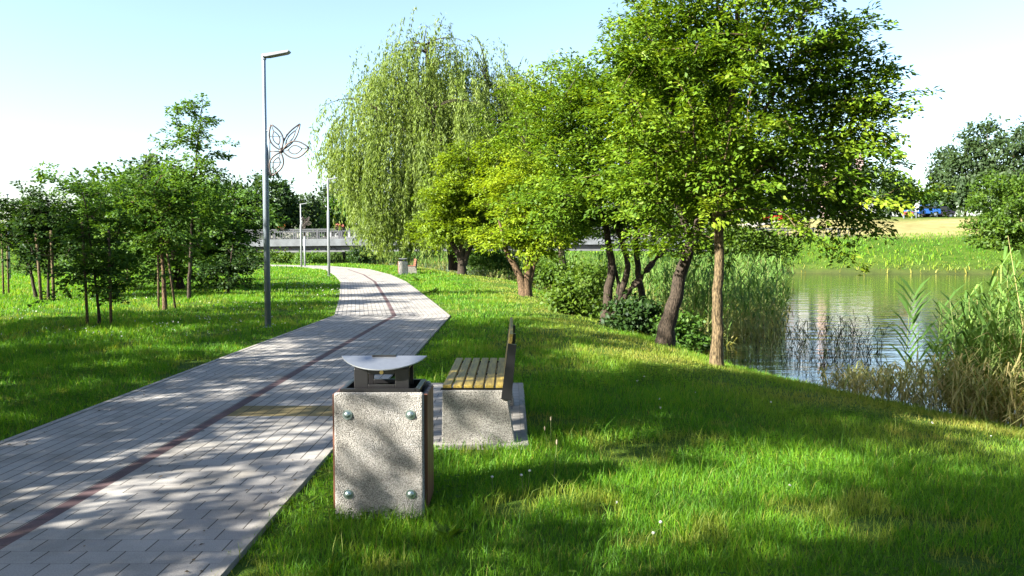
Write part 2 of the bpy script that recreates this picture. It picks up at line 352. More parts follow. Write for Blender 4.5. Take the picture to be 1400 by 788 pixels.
def make_terrain():
    tx = np.linspace(-5.6, 5.6, 420); xs = 8*np.sinh(tx*.95)*1.0
    ty = np.linspace(-4.8, 5.6, 420); ys = 12 + 9*np.sinh(ty*.95)
    X, Y = np.meshgrid(xs, ys); P = np.stack([X.ravel(), Y.ravel()], 1)
    s = sshore(P); z = terrain(P, s)
    V = np.column_stack([P, z]); nx = len(xs)
    i, j = np.meshgrid(np.arange(nx-1), np.arange(len(ys)-1)); a = (j*nx+i).ravel()
    Q = np.stack([a, a+1, a+1+nx, a+nx], 1)
    m, n, l, p = newmat('meadow_ground')
    ge = N(n, 'ShaderNodeNewGeometry')
    nz = N(n, 'ShaderNodeTexNoise'); nz.inputs['Scale'].default_value = .9; nz.inputs['Detail'].default_value = 8; nz.inputs['Roughness'].default_value = .7
    l.new(ge.outputs['Position'], nz.inputs['Vector'])
    r = ramp(n, [(.3, (.022, .048, .005)), (.5, (.040, .080, .008)), (.72, (.075, .110, .014))]); l.new(nz.outputs[0], r.inputs[0]); col = r.outputs[0]
    n2 = N(n, 'ShaderNodeTexNoise'); n2.inputs['Scale'].default_value = 25; n2.inputs['Detail'].default_value = 4; l.new(ge.outputs['Position'], n2.inputs['Vector'])
    for an, c1, c2 in (('straw', (.17, .145, .055), (.27, .235, .105)), ('mud', (.02, .014, .009), (.09, .068, .042))):
        at = N(n, 'ShaderNodeAttribute'); at.attribute_name = an
        rr = ramp(n, [(.35, c1), (.65, c2)]); l.new((nz if an == 'straw' else n2).outputs[0], rr.inputs[0])
        mx = N(n, 'ShaderNodeMix', data_type='RGBA'); l.new(at.outputs['Fac'], mx.inputs[0]); l.new(col, mx.inputs[6]); l.new(rr.outputs[0], mx.inputs[7]); col = mx.outputs[2]
    l.new(col, p.inputs['Base Color']); p.inputs['Roughness'].default_value = .95; p.inputs['Specular IOR Level'].default_value = .1
    b = N(n, 'ShaderNodeBump'); b.inputs['Strength'].default_value = .8; b.inputs['Distance'].default_value = .05
    l.new(n2.outputs[0], b.inputs['Height']); l.new(b.outputs[0], p.inputs['Normal'])
    o = mesh_np('ground', V, Q, mat=m, smooth=True); tag(o, kind='structure')
    far = P[:, 1] > np.interp(P[:, 0], farx, fary)-5
    nzv = vnoise(P[:, 0], P[:, 1], 4, 11)
    straw = far*sst(s, 10, 13)*(1-sst(s, 27, 31))*sst(P[:, 0], 8, 20)*(.7+.3*nzv)
    mud = (sst(-s, -2.0, -.3) * .95)*(1-far*.5)
    for k, v in (('straw', straw), ('mud', mud)):
        a = o.data.attributes.new(k, 'FLOAT', 'POINT'); a.data.foreach_set('value', v.astype(np.float32))
make_terrain()

# water
m, n, l, p = newmat('river_water')
p.inputs['Base Color'].default_value = (.006, .009, .006, 1); p.inputs['Roughness'].default_value = .04; p.inputs['IOR'].default_value = 1.33
p.inputs['Specular IOR Level'].default_value = .8
ge = N(n, 'ShaderNodeNewGeometry'); mp = N(n, 'ShaderNodeMapping'); mp.inputs['Scale'].default_value = (.55, 1.6, 1); l.new(ge.outputs['Position'], mp.inputs[0])
nz = N(n, 'ShaderNodeTexNoise'); nz.inputs['Scale'].default_value = 1.1; nz.inputs['Detail'].default_value = 4; l.new(mp.outputs[0], nz.inputs['Vector'])
b = N(n, 'ShaderNodeBump'); b.inputs['Strength'].default_value = .45; b.inputs['Distance'].default_value = .05; l.new(nz.outputs[0], b.inputs['Height']); l.new(b.outputs[0], p.inputs['Normal'])
tag(mesh_np('river_water', [(-120, -60, WATER), (200, -60, WATER), (200, 140, WATER), (-120, 140, WATER)], [(0, 1, 2, 3)], mat=m), kind='structure')

# path, kerbs, bench pad
def make_path():
    global U_SWITCH, U_TAN0, U_TAN1
    Ls, Rs = [np.array(a, float) for a, b in PSTA], [np.array(b, float) for a, b in PSTA]
    L2, R2 = [], []
    for i in range(len(Ls)-1):
        k = max(2, int(np.linalg.norm(Ls[i+1]-Ls[i])/1.0))
        for t in np.linspace(0, 1, k, endpoint=False): L2.append(Ls[i]*(1-t)+Ls[i+1]*t); R2.append(Rs[i]*(1-t)+Rs[i+1]*t)
    L2.append(Ls[-1]); R2.append(Rs[-1]); L2, R2 = np.array(L2), np.array(R2)
    mid = (L2+R2)/2; u = np.concatenate([[0], np.cumsum(np.linalg.norm(np.diff(mid, axis=0), axis=1))])
    U_SWITCH, U_TAN0, U_TAN1 = 8+5.95, 8+7.47, 8+7.97
    V, Q, UV = [], [], []
    K = 8
    for i in range(len(L2)):
        for k in range(K+1):
            t = k/K; q = L2[i]*(1-t)+R2[i]*t; V.append((q[0], q[1], 0)); UV.append((u[i], t*2.65))
        # a thin skirt so the slab has real thickness
    for i in range(len(L2)-1):
        for k in range(K): a = i*(K+1)+k; Q.append((a, a+1, a+K+2, a+K+1))
    o = mesh_np('path', V, Q, mat=paving_mat()); tag(o, kind='structure')
    uvl = o.data.uv_layers.new(name='UVMap'); UV = np.array(UV, np.float32)
    li = np.zeros(len(o.data.loops), np.int32); o.data.loops.foreach_get('vertex_index', li); uvl.data.foreach_set('uv', UV[li].ravel())
    km = simple('pale_concrete_kerb', (.33, .31, .28), .85, 0, .18, 7, .4, 60)
    kb = MB()
    for S, sg in ((L2, -1), (R2, 1)):
        nrm = []
        for i in range(len(S)):
            t = S[min(i+1, len(S)-1)]-S[max(i-1, 0)]; t /= np.linalg.norm(t); nrm.append(np.array([t[1], -t[0]])*sg)
        Vk = []
        for q, nn in zip(S, nrm):
            a, b_ = q+nn*.003, q+nn*.062
            Vk += [(a[0], a[1], .006), (b_[0], b_[1], .006), (b_[0], b_[1], -.15), (a[0], a[1], -.15)]
        Fk = []
        for i in range(len(S)-1):
            if sg > 0 and PAD[2]-.1 < S[i][1] < PAD[3]: continue
            for k in range(4): Fk.append((i*4+k, i*4+(k+1) % 4, i*4+4+(k+1) % 4, i*4+4+k))
        kb.add(Vk, Fk)
    tag(kb.build('path_kerb', km), kind='structure')
    return km
KERB = make_path()
def make_pad():
    m, n, l, p = newmat('pad_paving_blocks')
    ge = N(n, 'ShaderNodeNewGeometry'); bk = N(n, 'ShaderNodeTexBrick'); bk.inputs['Scale'].default_value = 1; bk.inputs['Brick Width'].default_value = .2; bk.inputs['Row Height'].default_value = .166
    bk.inputs['Mortar Size'].default_value = .004; bk.inputs['Color1'].default_value = (.19, .178, .162, 1); bk.inputs['Color2'].default_value = (.235, .22, .20, 1); bk.inputs['Mortar'].default_value = (.035, .03, .026, 1)
    l.new(ge.outputs['Position'], bk.inputs['Vector']); l.new(bk.outputs[0], p.inputs['Base Color']); p.inputs['Roughness'].default_value = .85
    b = N(n, 'ShaderNodeBump'); b.invert = True; b.inputs['Strength'].default_value = .5; b.inputs['Distance'].default_value = .004; l.new(bk.outputs[1], b.inputs['Height']); l.new(b.outputs[0], p.inputs['Normal'])
    x0, x1, y0, y1 = PAD
    tag(MB().box(((x0+x1)/2, (y0+y1)/2, -.05), (x1-x0, y1-y0, .1)).build('bench_pavement', m), kind='structure')
    k = MB()
    k.box(((x0+x1)/2+.03, y0-.03, -.046), (x1-x0+.06, .056, .1)); k.box((x1+.03, (y0+y1)/2, -.046), (.056, y1-y0-.004, .1)); k.box(((x0+x1)/2+.03, y1+.03, -.046), (x1-x0+.06, .056, .1))
    tag(k.build('pavement_kerb', KERB), kind='structure')
make_pad()

# ------------------------------------------------------------------ grass
def blades(name, P, h, wd, tone, dry, lean, seed, mat):
    r = np.random.default_rng(seed); n = len(P); az = r.uniform(0, 2*PI, n); la = r.uniform(0, 2*PI, n)
    sd_ = np.stack([np.cos(az), np.sin(az), np.zeros(n)], 1)*wd[:, None]*.5
    ln = np.stack([np.cos(la), np.sin(la), np.zeros(n)], 1)*(lean*h)[:, None]
    mid = P + ln*.30 + np.array([0, 0, 1])*(h*.55)[:, None]; tip = P + ln + np.array([0, 0, 1])*(h*np.sqrt(np.clip(1-lean**2*.45, .2, 1)))[:, None]
    V = np.stack([P-sd_, P+sd_, mid+sd_*.75, mid-sd_*.75, tip], 1).reshape(-1, 3); i = np.arange(n)*5
    Q = np.stack([i, i+1, i+2, i+3], 1); T = np.stack([i+3, i+2, i+4], 1)
    return mesh_np(name, V, Q, T, mat, attrs={'tone': np.concatenate([tone, tone]), 'dry': np.concatenate([dry, dry])})
FOOT = []   # rectangles (x0,x1,y0,y1) kept free of grass
FOOT += [(-1.08, -.51, 4.70, 5.18), (-.58, .03, 6.43, 6.56)]
def make_grass():
    r = np.random.default_rng(7); PP, DD = [], []
    for y0, y1, den in ((2.2, 4, 5200), (4, 6, 4200), (6, 9, 2600), (9, 13, 1350), (13, 18, 620), (18, 26, 300), (26, 40, 130), (40, 62, 48), (62, 84, 20)):
        xw = .66*y1+1.4; n = int(den*2*xw*(y1-y0)); P = np.stack([r.uniform(-xw, xw, n), r.uniform(y0, y1, n)], 1)
        P = P[np.abs(P[:, 0]) < .66*P[:, 1]+1.4]
        P = P[~inside(P, PATHPOLY)]
        P = P[segdist(P, PATHPOLY) > -.005+.12*vnoise(P[:, 0], P[:, 1], .35, 77)]
        x0, x1, a, b_ = PAD; P = P[~((P[:, 0] > x0-.1) & (P[:, 0] < x1+.06) & (P[:, 1] > a-.06) & (P[:, 1] < b_+.06))]
        for f in FOOT: P = P[~((P[:, 0] > f[0]) & (P[:, 0] < f[1]) & (P[:, 1] > f[2]) & (P[:, 1] < f[3]))]
        PP.append(P); DD.append(np.full(len(P), den, float))
    P, D = np.concatenate(PP), np.concatenate(DD); s = sshore(P)
    cl = vnoise(P[:, 0], P[:, 1], .55, 1)*.6 + vnoise(P[:, 0], P[:, 1], 1.9, 2)*.4
    crest = np.exp(-((s-2.7)/1.3)**2)
    patch = vnoise(P[:, 0], P[:, 1], .8, 21)*.5 + vnoise(P[:, 0], P[:, 1], .28, 22)*.5
    keep = (s > .8) & (r.uniform(0, 1, len(P)) < np.clip(1.15-.5*crest - 1.0*(patch < .26), .15, 1))
    edge = segdist(P, PATHPOLY)
    P, D, s, cl, crest, patch, edge = [a[keep] for a in (P, D, s, cl, crest, patch, edge)]
    n = len(P); z = terrain(P, s); y = P[:, 1]
    h = r.uniform(.55, 1.25, n)*(.050+.085*cl)*(1-.45*crest)*(1+np.clip(y-14, 0, 60)*.010)
    tall = r.uniform(0, 1, n) < .035; h[tall] *= 1.8
    h *= .55+.45*sst(edge, .1, .5)
    wd = np.clip(.27/np.sqrt(D), .0036, .06)*r.uniform(.7, 1.3, n)
    tone = np.clip(.28 + .55*(cl-.3) + r.normal(0, .20, n) + .2*(vnoise(P[:, 0], P[:, 1], 6, 4)-.5), 0, 1)
    dry = np.clip(.75*crest*vnoise(P[:, 0], P[:, 1], 1.1, 31)*1.6 + .55*(patch < .33) + (r.uniform(0, 1, n) < .05)*.8 - .05, 0, .92)*r.uniform(.4, 1, n)
    P3 = np.column_stack([P, z-.01])
    near = y < 13
    for nm, msk in (('grass', near), ('grass', ~near)):
        tag(blades(nm, P3[msk], h[msk], wd[msk], tone[msk], dry[msk], r.uniform(.15, .85, msk.sum()), 3, M['grass']), kind='stuff')
    # lush tall grass on the far bank
    m_ = 26000; Q = np.stack([r.uniform(-14, 95, m_), r.uniform(66, 125, m_)], 1); ss = sshore(Q); fl = Q[:, 1] > np.interp(Q[:, 0], farx, fary)-1
    k = fl & (ss > .05) & (ss < 12); Q, ss = Q[k], ss[k]
    cl = vnoise(Q[:, 0], Q[:, 1], 3, 41)
    hh = r.uniform(.18, .48, len(Q))*(.5+cl); edge_ = np.exp(-ss/1.0)
    tag(blades('bank_grass', np.column_stack([Q, terrain(Q, ss)]), hh, r.uniform(.05, .12, len(Q)), np.clip(cl*.9+r.normal(0, .2, len(Q)), 0, 1), np.clip(edge_*.9+(r.uniform(0, 1, len(Q)) < .1)*.5, 0, .9), r.uniform(.2, .8, len(Q)), 5, M['grass']), kind='stuff')
make_grass()

# ------------------------------------------------------------------ trees
SUNV = np.array(TOSUN)   # leaves turn towards the light
def unit(v): return v/np.maximum(np.linalg.norm(v, axis=-1, keepdims=True), 1e-9)
def leaf_mesh(name, pos, dr, nr, L, Wd, tone, mat, parent, origin):
    dr = unit(dr); sd_ = unit(np.cross(dr, nr)); nr = np.cross(sd_, dr)
    L, Wd = L[:, None], Wd[:, None]
    a = pos; c = pos + dr*L - nr*L*.10
    mid = pos + dr*L*.45 + nr*L*.08
    V = np.stack([a, mid + sd_*Wd*.5, c, mid - sd_*Wd*.5], 1).reshape(-1, 3) - origin
    i = np.arange(len(pos))*4
    return mesh_np(name, V, np.stack([i, i+1, i+2, i+3], 1), None, mat, parent, attrs={'tone': np.clip(tone, 0, 1)})
def lobe_pts(r, lobes, n, power=2.6):
    lb = np.array(lobes, float); wt = (lb[:, 3]*lb[:, 4]*lb[:, 5])**.72; wt /= wt.sum()
    k = r.choice(len(lb), n, p=wt); u = unit(r.normal(size=(n, 3))); rr = r.uniform(0, 1, n)**(1/power)*np.where(r.uniform(0, 1, n) < .3, r.uniform(.95, 1.2, n), 1)
    return lb[k, :3] + u*lb[k, 3:6]*rr[:, None], u*1.0, k
def pxlobes(Y, lobes):
    """(px, py, dY, rx px, ry px, depth m) -> world ellipsoids"""
    out = []
    for px, py, dy, rx, ry, rz in lobes:
        c = W(px, py, Y+dy); s_ = (Y+dy)/F; out.append((c[0], c[1], c[2], rx*s_, rz, ry*s_))
    return out
def tubes_np(chains, n=6):
    V, Q = [], []; off = 0
    for pts, rs in chains:
        pts = np.asarray(pts, float); t = np.gradient(pts, axis=0) if len(pts) > 1 else np.array([[0, 0, 1.]])
        t = unit(t); ref = np.array([.31, .17, .93]); ref = np.where(np.abs(t @ ref)[:, None] > .92, np.array([1., .2, 0]), ref)
        a = unit(np.cross(t, ref)); b_ = np.cross(t, a); ang = np.arange(n)*2*PI/n
        ring = pts[:, None] + np.asarray(rs)[:, None, None]*(np.cos(ang)[None, :, None]*a[:, None] + np.sin(ang)[None, :, None]*b_[:, None])
        V.append(ring.reshape(-1, 3)); m_ = len(pts); i, k = np.meshgrid(np.arange(m_-1), np.arange(n), indexing='ij'); i, k = i.ravel(), k.ravel()
        Q.append(np.stack([i*n+k, i*n+(k+1) % n, (i+1)*n+(k+1) % n, (i+1)*n+k], 1)+off); off += m_*n
    return np.concatenate(V), np.concatenate(Q)
def smooth_poly(pts, step):
    pts = np.asarray(pts, float)
    seg = np.linalg.norm(np.diff(pts, axis=0), axis=1); u = np.concatenate([[0], np.cumsum(seg)]); k = max(4, int(u[-1]/step)); t = np.linspace(0, u[-1], k)
    # Catmull-Rom through the points
    out = []
    for x in t:
        i = min(max(np.searchsorted(u, x)-1, 0), len(pts)-2); f = (x-u[i])/max(seg[i], 1e-9)
        p0, p1, p2, p3 = pts[max(i-1, 0)], pts[i], pts[i+1], pts[min(i+2, len(pts)-1)]
        out.append(.5*((2*p1)+(-p0+p2)*f+(2*p0-5*p1+4*p2-p3)*f*f+(-p0+3*p1-3*p2+p3)*f**3))
    return np.array(out), t/u[-1]
def grow_tree(label, cat, base, stems, lobes, ntips, nleaf, L, Wd, spray, lmat, bmat, seed, group=None, name='tree', flat=.55, power=2.6, minz=None, up_bias=.12, tone0=.45, inner=.25, twig=.006, rexp=.42, per_bough=11, bough=1.25, zf=.34):
    """stems: [(points, r0, r1)], world coordinates. Branches reach from the stems to tips in the lobes; sprays of leaves sit at the tips."""
    r = np.random.default_rng(seed); base = np.asarray(base, float)
    t = thing(name, label, cat, base, 0, group)
    nb = max(6, int(ntips/per_bough)); bc, _, _ = lobe_pts(r, lobes, nb, power); bk = r.integers(0, nb, ntips); cs = spray*bough*r.uniform(.6, 1.4, nb)
    tips = bc[bk] + np.clip(r.normal(0, 1, (ntips, 3)), -1.9, 1.9)*np.array([1, 1, zf])*cs[bk][:, None]
    if minz is not None: tips[:, 2] = np.maximum(tips[:, 2], minz + r.uniform(0, .3, ntips))
    NP, PL, RAD, chains = [], [], [], []
    step = max(.16, spray*.55)
    for pts, r0, r1 in stems:
        sp, tt = smooth_poly(pts, step*.8); wob = r.normal(0, r0*.12, sp.shape); wob[0] = 0; wob[:, 2] *= .3
        sp = sp + wob; rr = r0*(1-tt)**.8 + r1*(1-(1-tt)**.8)
        rr = rr*(1+.55*np.exp(-tt*len(sp)/1.6))
        sp[0, 2] -= .12
        chains.append((sp, rr, 'stem'))
        first = 1 if len(sp) < 6 else int(len(sp)*.22)
        for q, t_, rad_ in zip(sp[first:], tt[first:], rr[first:]): NP.append(q); PL.append(t_*2); RAD.append(rad_)
    NPa = np.zeros((ntips*40+len(NP)+10, 3)); PLa = np.zeros(len(NPa)); CNT = np.zeros(len(NPa)); PAR = np.full(len(NPa), -1); MAXR = np.full(len(NPa), 9.)
    m_ = len(NP); NPa[:m_] = NP; PLa[:m_] = PL; MAXR[:m_] = RAD
    stem0 = np.array(NP); d0 = np.min(np.linalg.norm(tips[:, None]-stem0[None], axis=2), axis=1)
    rec = []; dirs = np.zeros((ntips, 3))
    for ti in np.argsort(d0):
        q = tips[ti]; dv = q - NPa[:m_]; d = np.linalg.norm(dv, axis=1)
        j = int(np.argmin(d*1.0 + .22*PLa[:m_] + .55*np.maximum(0, NPa[:m_, 2]-q[2])))
        D = d[j]; k = max(1, int(D/step)); p0 = NPa[j]
        ctrl = (p0+q)/2 + np.array([0, 0, up_bias*D]) + r.normal(0, .09*D, 3)
        f = np.linspace(0, 1, k+1)[1:, None]; pts = (1-f)**2*p0 + 2*f*(1-f)*ctrl + f*f*q
        idx = []; par = j
        for z in pts:
            NPa[m_] = z; PLa[m_] = PLa[par]+D/k; PAR[m_] = par; MAXR[m_] = MAXR[par]; par = m_; idx.append(m_); m_ += 1
        rec.append((j, idx)); dirs[ti] = pts[-1]-(pts[-2] if k > 1 else p0)
        c = par
        while c >= 0: CNT[c] += 1; c = PAR[c]
    for j, idx in rec:
        ids = [j]+idx; rr = np.minimum(twig*np.maximum(CNT[ids], 1)**rexp, np.minimum(MAXR[ids]*.72, .07 if len(ids) < 3 else 9))
        rr[0] = min(rr[0], rr[1]*1.25); chains.append((NPa[ids], rr, 'branch'))
    Vs, Qs = tubes_np([(c[0], c[1]) for c in chains if c[2] == 'stem'], 10); Vb, Qb = tubes_np([(c[0], c[1]) for c in chains if c[2] == 'branch'], 4)
    mesh_np('trunk', np.concatenate([Vs, Vb])-base, np.concatenate([Qs, Qb+len(Vs)]), None, bmat, t, smooth=True)
    # leaves: flattened sprays at the tips, some on the inner branches
    ce = np.average(np.array(lobes)[:, :3], axis=0); n = ntips*nleaf; ti = np.repeat(np.arange(ntips), nleaf)
    ax = unit(unit(dirs)*.8 + unit(tips-ce)*.5 + r.normal(0, .35, (ntips, 3))*np.array([1, 1, .5])); ax[:, 2] = ax[:, 2]*(1-flat) - .03; ax = unit(ax)
    lat = unit(np.cross(ax, np.array([0, 0, 1.])+r.normal(0, .25, (ntips, 3)))); nrm = unit(np.cross(lat, ax)); nrm *= np.sign(nrm[:, 2:3]+1e-9)
    u = r.uniform(-.75, 1, n); side = r.choice([-1, 1], n); v = r.uniform(0, 1, n)**.8*(1-.6*np.maximum(u, 0)); sz = r.uniform(.7, 1.25, ntips)*spray
    pos = tips[ti] + ax[ti]*(u*sz[ti])[:, None] + lat[ti]*(side*v*.55*sz[ti])[:, None] + nrm[ti]*(r.normal(0, .10, n)*sz[ti] - .16*u*u*sz[ti])[:, None]
    ld = ax[ti]*r.uniform(.3, 1, n)[:, None] + lat[ti]*(side*r.uniform(.3, 1, n))[:, None] + r.normal(0, .28, (n, 3)); ld[:, 2] -= .12
    ln = nrm[ti] + SUNV*.55 + r.normal(0, .45, (n, 3))
    if inner > 0:
        ni = int(n*inner); c = r.integers(len(stem0), m_, ni) if m_ > len(stem0)+5 else r.integers(0, m_, ni)
        pos = np.concatenate([pos, NPa[c]+r.normal(0, spray*.28, (ni, 3))]); ld = np.concatenate([ld, r.normal(0, 1, (ni, 3))*np.array([1, 1, .5])]); ln = np.concatenate([ln, np.array([0, 0, 1])+r.normal(0, .6, (ni, 3))])
    k = len(pos); tone = tone0 + r.normal(0, .17, k); tone[:n] += r.normal(0, .10, ntips)[ti] + r.normal(0, .12, nb)[bk][ti]
    leaf_mesh('crown', pos, ld, ln, L*r.uniform(.65, 1.3, k), Wd*r.uniform(.7, 1.25, k), tone, lmat, t, base)
    return t
def cloud(name, parent, lobes, nclump, per, L, Wd, cr, mat, seed, origin, power=4, tone0=.45, hang=0., vert=.0):
    """a crown of leaf clumps (for bushes and trees far off)"""
    r = np.random.default_rng(seed); c, u, _ = lobe_pts(r, lobes, nclump, power); n = nclump*per; k = np.repeat(np.arange(nclump), per)
    s_ = r.uniform(.6, 1.4, nclump)*cr
    pos = c[k] + r.normal(0, 1, (n, 3))*np.array([1, 1, .62])*s_[k][:, None]*.55
    ld = u[k]*.5 + r.normal(0, .6, (n, 3)); ld[:, 2] -= hang
    ln = u[k]*.6 + np.array([0, 0, .5]) + SUNV*.4 + r.normal(0, .45, (n, 3))
    tone = tone0 + r.normal(0, .14, nclump)[k] + r.normal(0, .13, n)
    return leaf_mesh(name, pos, ld, ln, L*r.uniform(.6, 1.4, n), Wd*r.uniform(.7, 1.3, n), tone, mat, parent, origin)
def P3(px, py, Y, dy=0): return W(px, py, Y+dy)
def pst(Y, pts, r0, r1): return ([P3(q[0], q[1], Y, q[2] if len(q) > 2 else 0) for q in pts], r0, r1)

# --- the trees on the river bank
Y = 12.3
grow_tree('tall single-trunked tree with a straight brown trunk on the edge of the bank', 'tree', (P3(980, 497, Y)[0], Y, ground(P3(980, 497, Y)[0], Y)),
          [pst(Y, [(980, 500), (981, 420), (982, 340), (984, 270), (990, 200), (1002, 130), (1008, 60), (1010, -10), (1012, -70)], .086, .02),
           pst(Y, [(983, 300), (975, 268), (955, 225, .3), (925, 170, .5), (900, 120, .7)], .06, .015),
           pst(Y, [(984, 285), (1010, 250, .2), (1060, 215, .5), (1120, 190, .8), (1180, 195, .9)], .06, .015),
           pst(Y, [(985, 270), (995, 225, .2), (1040, 160, .3), (1080, 90, .2)], .05, .012)],
          pxlobes(Y, [(1010, 50, 0, 125, 95, 1.35), (925, 130, .1, 95, 90, 1.2), (1090, 130, .2, 92, 84, 1.3), (1130, 218, .4, 70, 72, 1.1), (1000, 215, -.2, 125, 65, 1.3), (1172, 248, .4, 38, 50, .7),
                      (915, 235, -.2, 85, 48, 1.0), (1080, 275, 0, 110, 42, 1.0), (1122, 322, .1, 13, 42, .2), (1205, 262, .4, 26, 40, .4), (1196, 302, .3, 20, 30, .35), (1160, 300, .3, 45, 30, .5), (1010, -60, 0, 105, 70, 1.2), (1070, 25, .2, 55, 55, .9), (1150, 140, .4, 34, 42, .7)]),
          640, 80, .092, .046, .42, M['leaf_main'], M['bark_olive'], 11, 'trees along the river bank', flat=.55, bough=1.0, per_bough=8, zf=.6, tone0=.5)
Y = 15.3
grow_tree('dark tree trunk leaning towards the water behind the straight trunk', 'tree', (*P3(908, 470, Y)[:2], ground(*P3(908, 470, Y)[:2])),
          [pst(Y, [(907, 472), (917, 430), (931, 380), (947, 330), (962, 285, .2), (985, 235, .3), (1010, 180, .4)], .15, .03), pst(Y, [(945, 335), (930, 290), (905, 250, .4), (885, 215, .5)], .07, .015)],
          pxlobes(Y, [(960, 255, .2, 85, 50, 1.2), (1010, 190, .4, 95, 75, 1.4), (900, 240, .6, 70, 50, 1.0), (1060, 270, .5, 80, 42, 1.1), (930, 320, .3, 30, 26, .5), (955, 170, .8, 70, 60, 1.2)]),
          430, 70, .09, .045, .42, M['leaf_main'], M['bark_dark'], 12, 'trees along the river bank', flat=.55, zf=.55, per_bough=9, bough=1.05)
Y = 18.8
grow_tree('slender tree with a thin bare bowed trunk beside the bushy undergrowth', 'tree', (*P3(883, 444, Y)[:2], ground(*P3(883, 444, Y)[:2])),
          [pst(Y, [(884, 446), (878, 410), (872, 365), (869, 310), (873, 255), (880, 200), (893, 140), (905, 80)], .085, .02)],
          pxlobes(Y, [(885, 115, 0, 80, 60, 1.5), (930, 78, .2, 55, 42, 1.2), (870, 200, .2, 60, 55, 1.2), (862, 112, .1, 38, 30, .9), (915, 160, .6, 60, 50, 1.2)]),
          380, 66, .10, .048, .46, M['leaf_main'], M['bark_dark'], 13, 'trees along the river bank', flat=.55, zf=.55, per_bough=9, bough=1.05, tone0=.40)
Y = 18.3
grow_tree('dark many-stemmed tree splaying out of the undergrowth by the reeds', 'tree', (*P3(831, 440, Y)[:2], ground(*P3(831, 440, Y)[:2])),
          [pst(Y, [(828, 444), (832, 405), (836, 360), (828, 315), (817, 280), (800, 235), (790, 180)], .11, .02),
           pst(Y, [(832, 442), (848, 415), (872, 385), (905, 345, .1), (938, 305, .2), (968, 275, .3)], .10, .02),
           pst(Y, [(833, 436), (850, 400), (858, 360), (847, 320), (842, 290), (850, 220), (855, 150)], .08, .018),
           pst(Y, [(835, 432), (846, 395), (836, 345, .3), (832, 320, .4)], .05, .015)],
          pxlobes(Y, [(845, 150, 0, 85, 70, 1.6), (790, 205, -.2, 72, 62, 1.4), (900, 225, .3, 70, 55, 1.3), (815, 275, -.3, 75, 38, 1.3), (770, 150, .1, 45, 45, 1.0), (880, 300, .3, 45, 26, .8)]),
          560, 66, .10, .048, .46, M['leaf_main'], M['bark_dark'], 14, 'trees along the river bank', flat=.55, zf=.55, per_bough=9, bough=1.05, tone0=.36)
Y = 28.
grow_tree('low rounded yellow-green tree on two short forked brown stems', 'tree', (*P3(718, 403, Y)[:2], ground(*P3(718, 403, Y)[:2])),
          [pst(Y, [(717, 405), (713, 385), (704, 365), (692, 340), (682, 300)], .15, .03), pst(Y, [(720, 405), (722, 375), (727, 340), (728, 300), (735, 250)], .15, .03), pst(Y, [(722, 400), (730, 365), (748, 330), (765, 300)], .09, .02)],
          pxlobes(Y, [(720, 292, -.2, 40, 40, 1.3), (748, 258, 0, 36, 30, 1.2), (770, 300, .1, 26, 28, .9), (704, 322, -.2, 28, 16, .8), (742, 322, 0, 32, 18, .9), (700, 262, 0, 22, 20, .8)]),
          520, 62, .14, .066, .52, M['leaf_lime'], M['bark'], 15, 'trees along the river bank', flat=.7, bough=.9, zf=.5, tone0=.62)
Y = 34.
grow_tree('taller feathery yellow-green tree rising between the willow and the bank trees', 'tree', (*P3(772, 392, Y)[:2], ground(*P3(772, 392, Y)[:2])),
          [pst(Y, [(772, 394), (768, 350), (760, 290), (752, 220), (748, 150), (755, 100)], .16, .03), pst(Y, [(762, 290), (735, 235), (715, 190), (705, 165)], .09, .02)],
          pxlobes(Y, [(765, 142, 0, 36, 40, 1.6), (745, 200, 0, 36, 34, 1.4), (775, 100, .2, 34, 22, 1.0), (780, 180, .3, 45, 50, 1.5), (745, 102, .1, 18, 14, .7), (728, 238, .2, 26, 26, 1.0)]),
          210, 58, .16, .075, .62, M['leaf_main'], M['bark_dark'], 16, 'trees along the river bank', flat=.55, tone0=.7, zf=.6, bough=.9, per_bough=7)
Y = 47.
grow_tree('broad yellow-green tree with layered branches in front of the willow', 'tree', (*P3(632, 374, Y)[:2], ground(*P3(632, 374, Y)[:2])),
          [pst(Y, [(632, 376), (631, 345), (636, 300), (642, 250), (640, 215)], .22, .05), pst(Y, [(634, 360), (652, 320), (672, 280), (690, 245)], .14, .03), pst(Y, [(631, 355), (612, 320), (598, 285), (592, 250)], .14, .03)],
          pxlobes(Y, [(632, 262, 0, 40, 48, 2.1), (675, 235, .2, 40, 34, 2.0), (606, 298, -.2, 20, 32, 1.3), (652, 318, -.3, 40, 20, 1.7), (634, 220, 0, 28, 16, 1.3), (618, 332, -.1, 22, 10, 1.1), (665, 275, -.2, 40, 38, 1.8)]),
          560, 55, .21, .10, .8, M['leaf_lime'], M['bark_dark'], 17, 'trees along the river bank', flat=.7, bough=.9, zf=.5, tone0=.3)

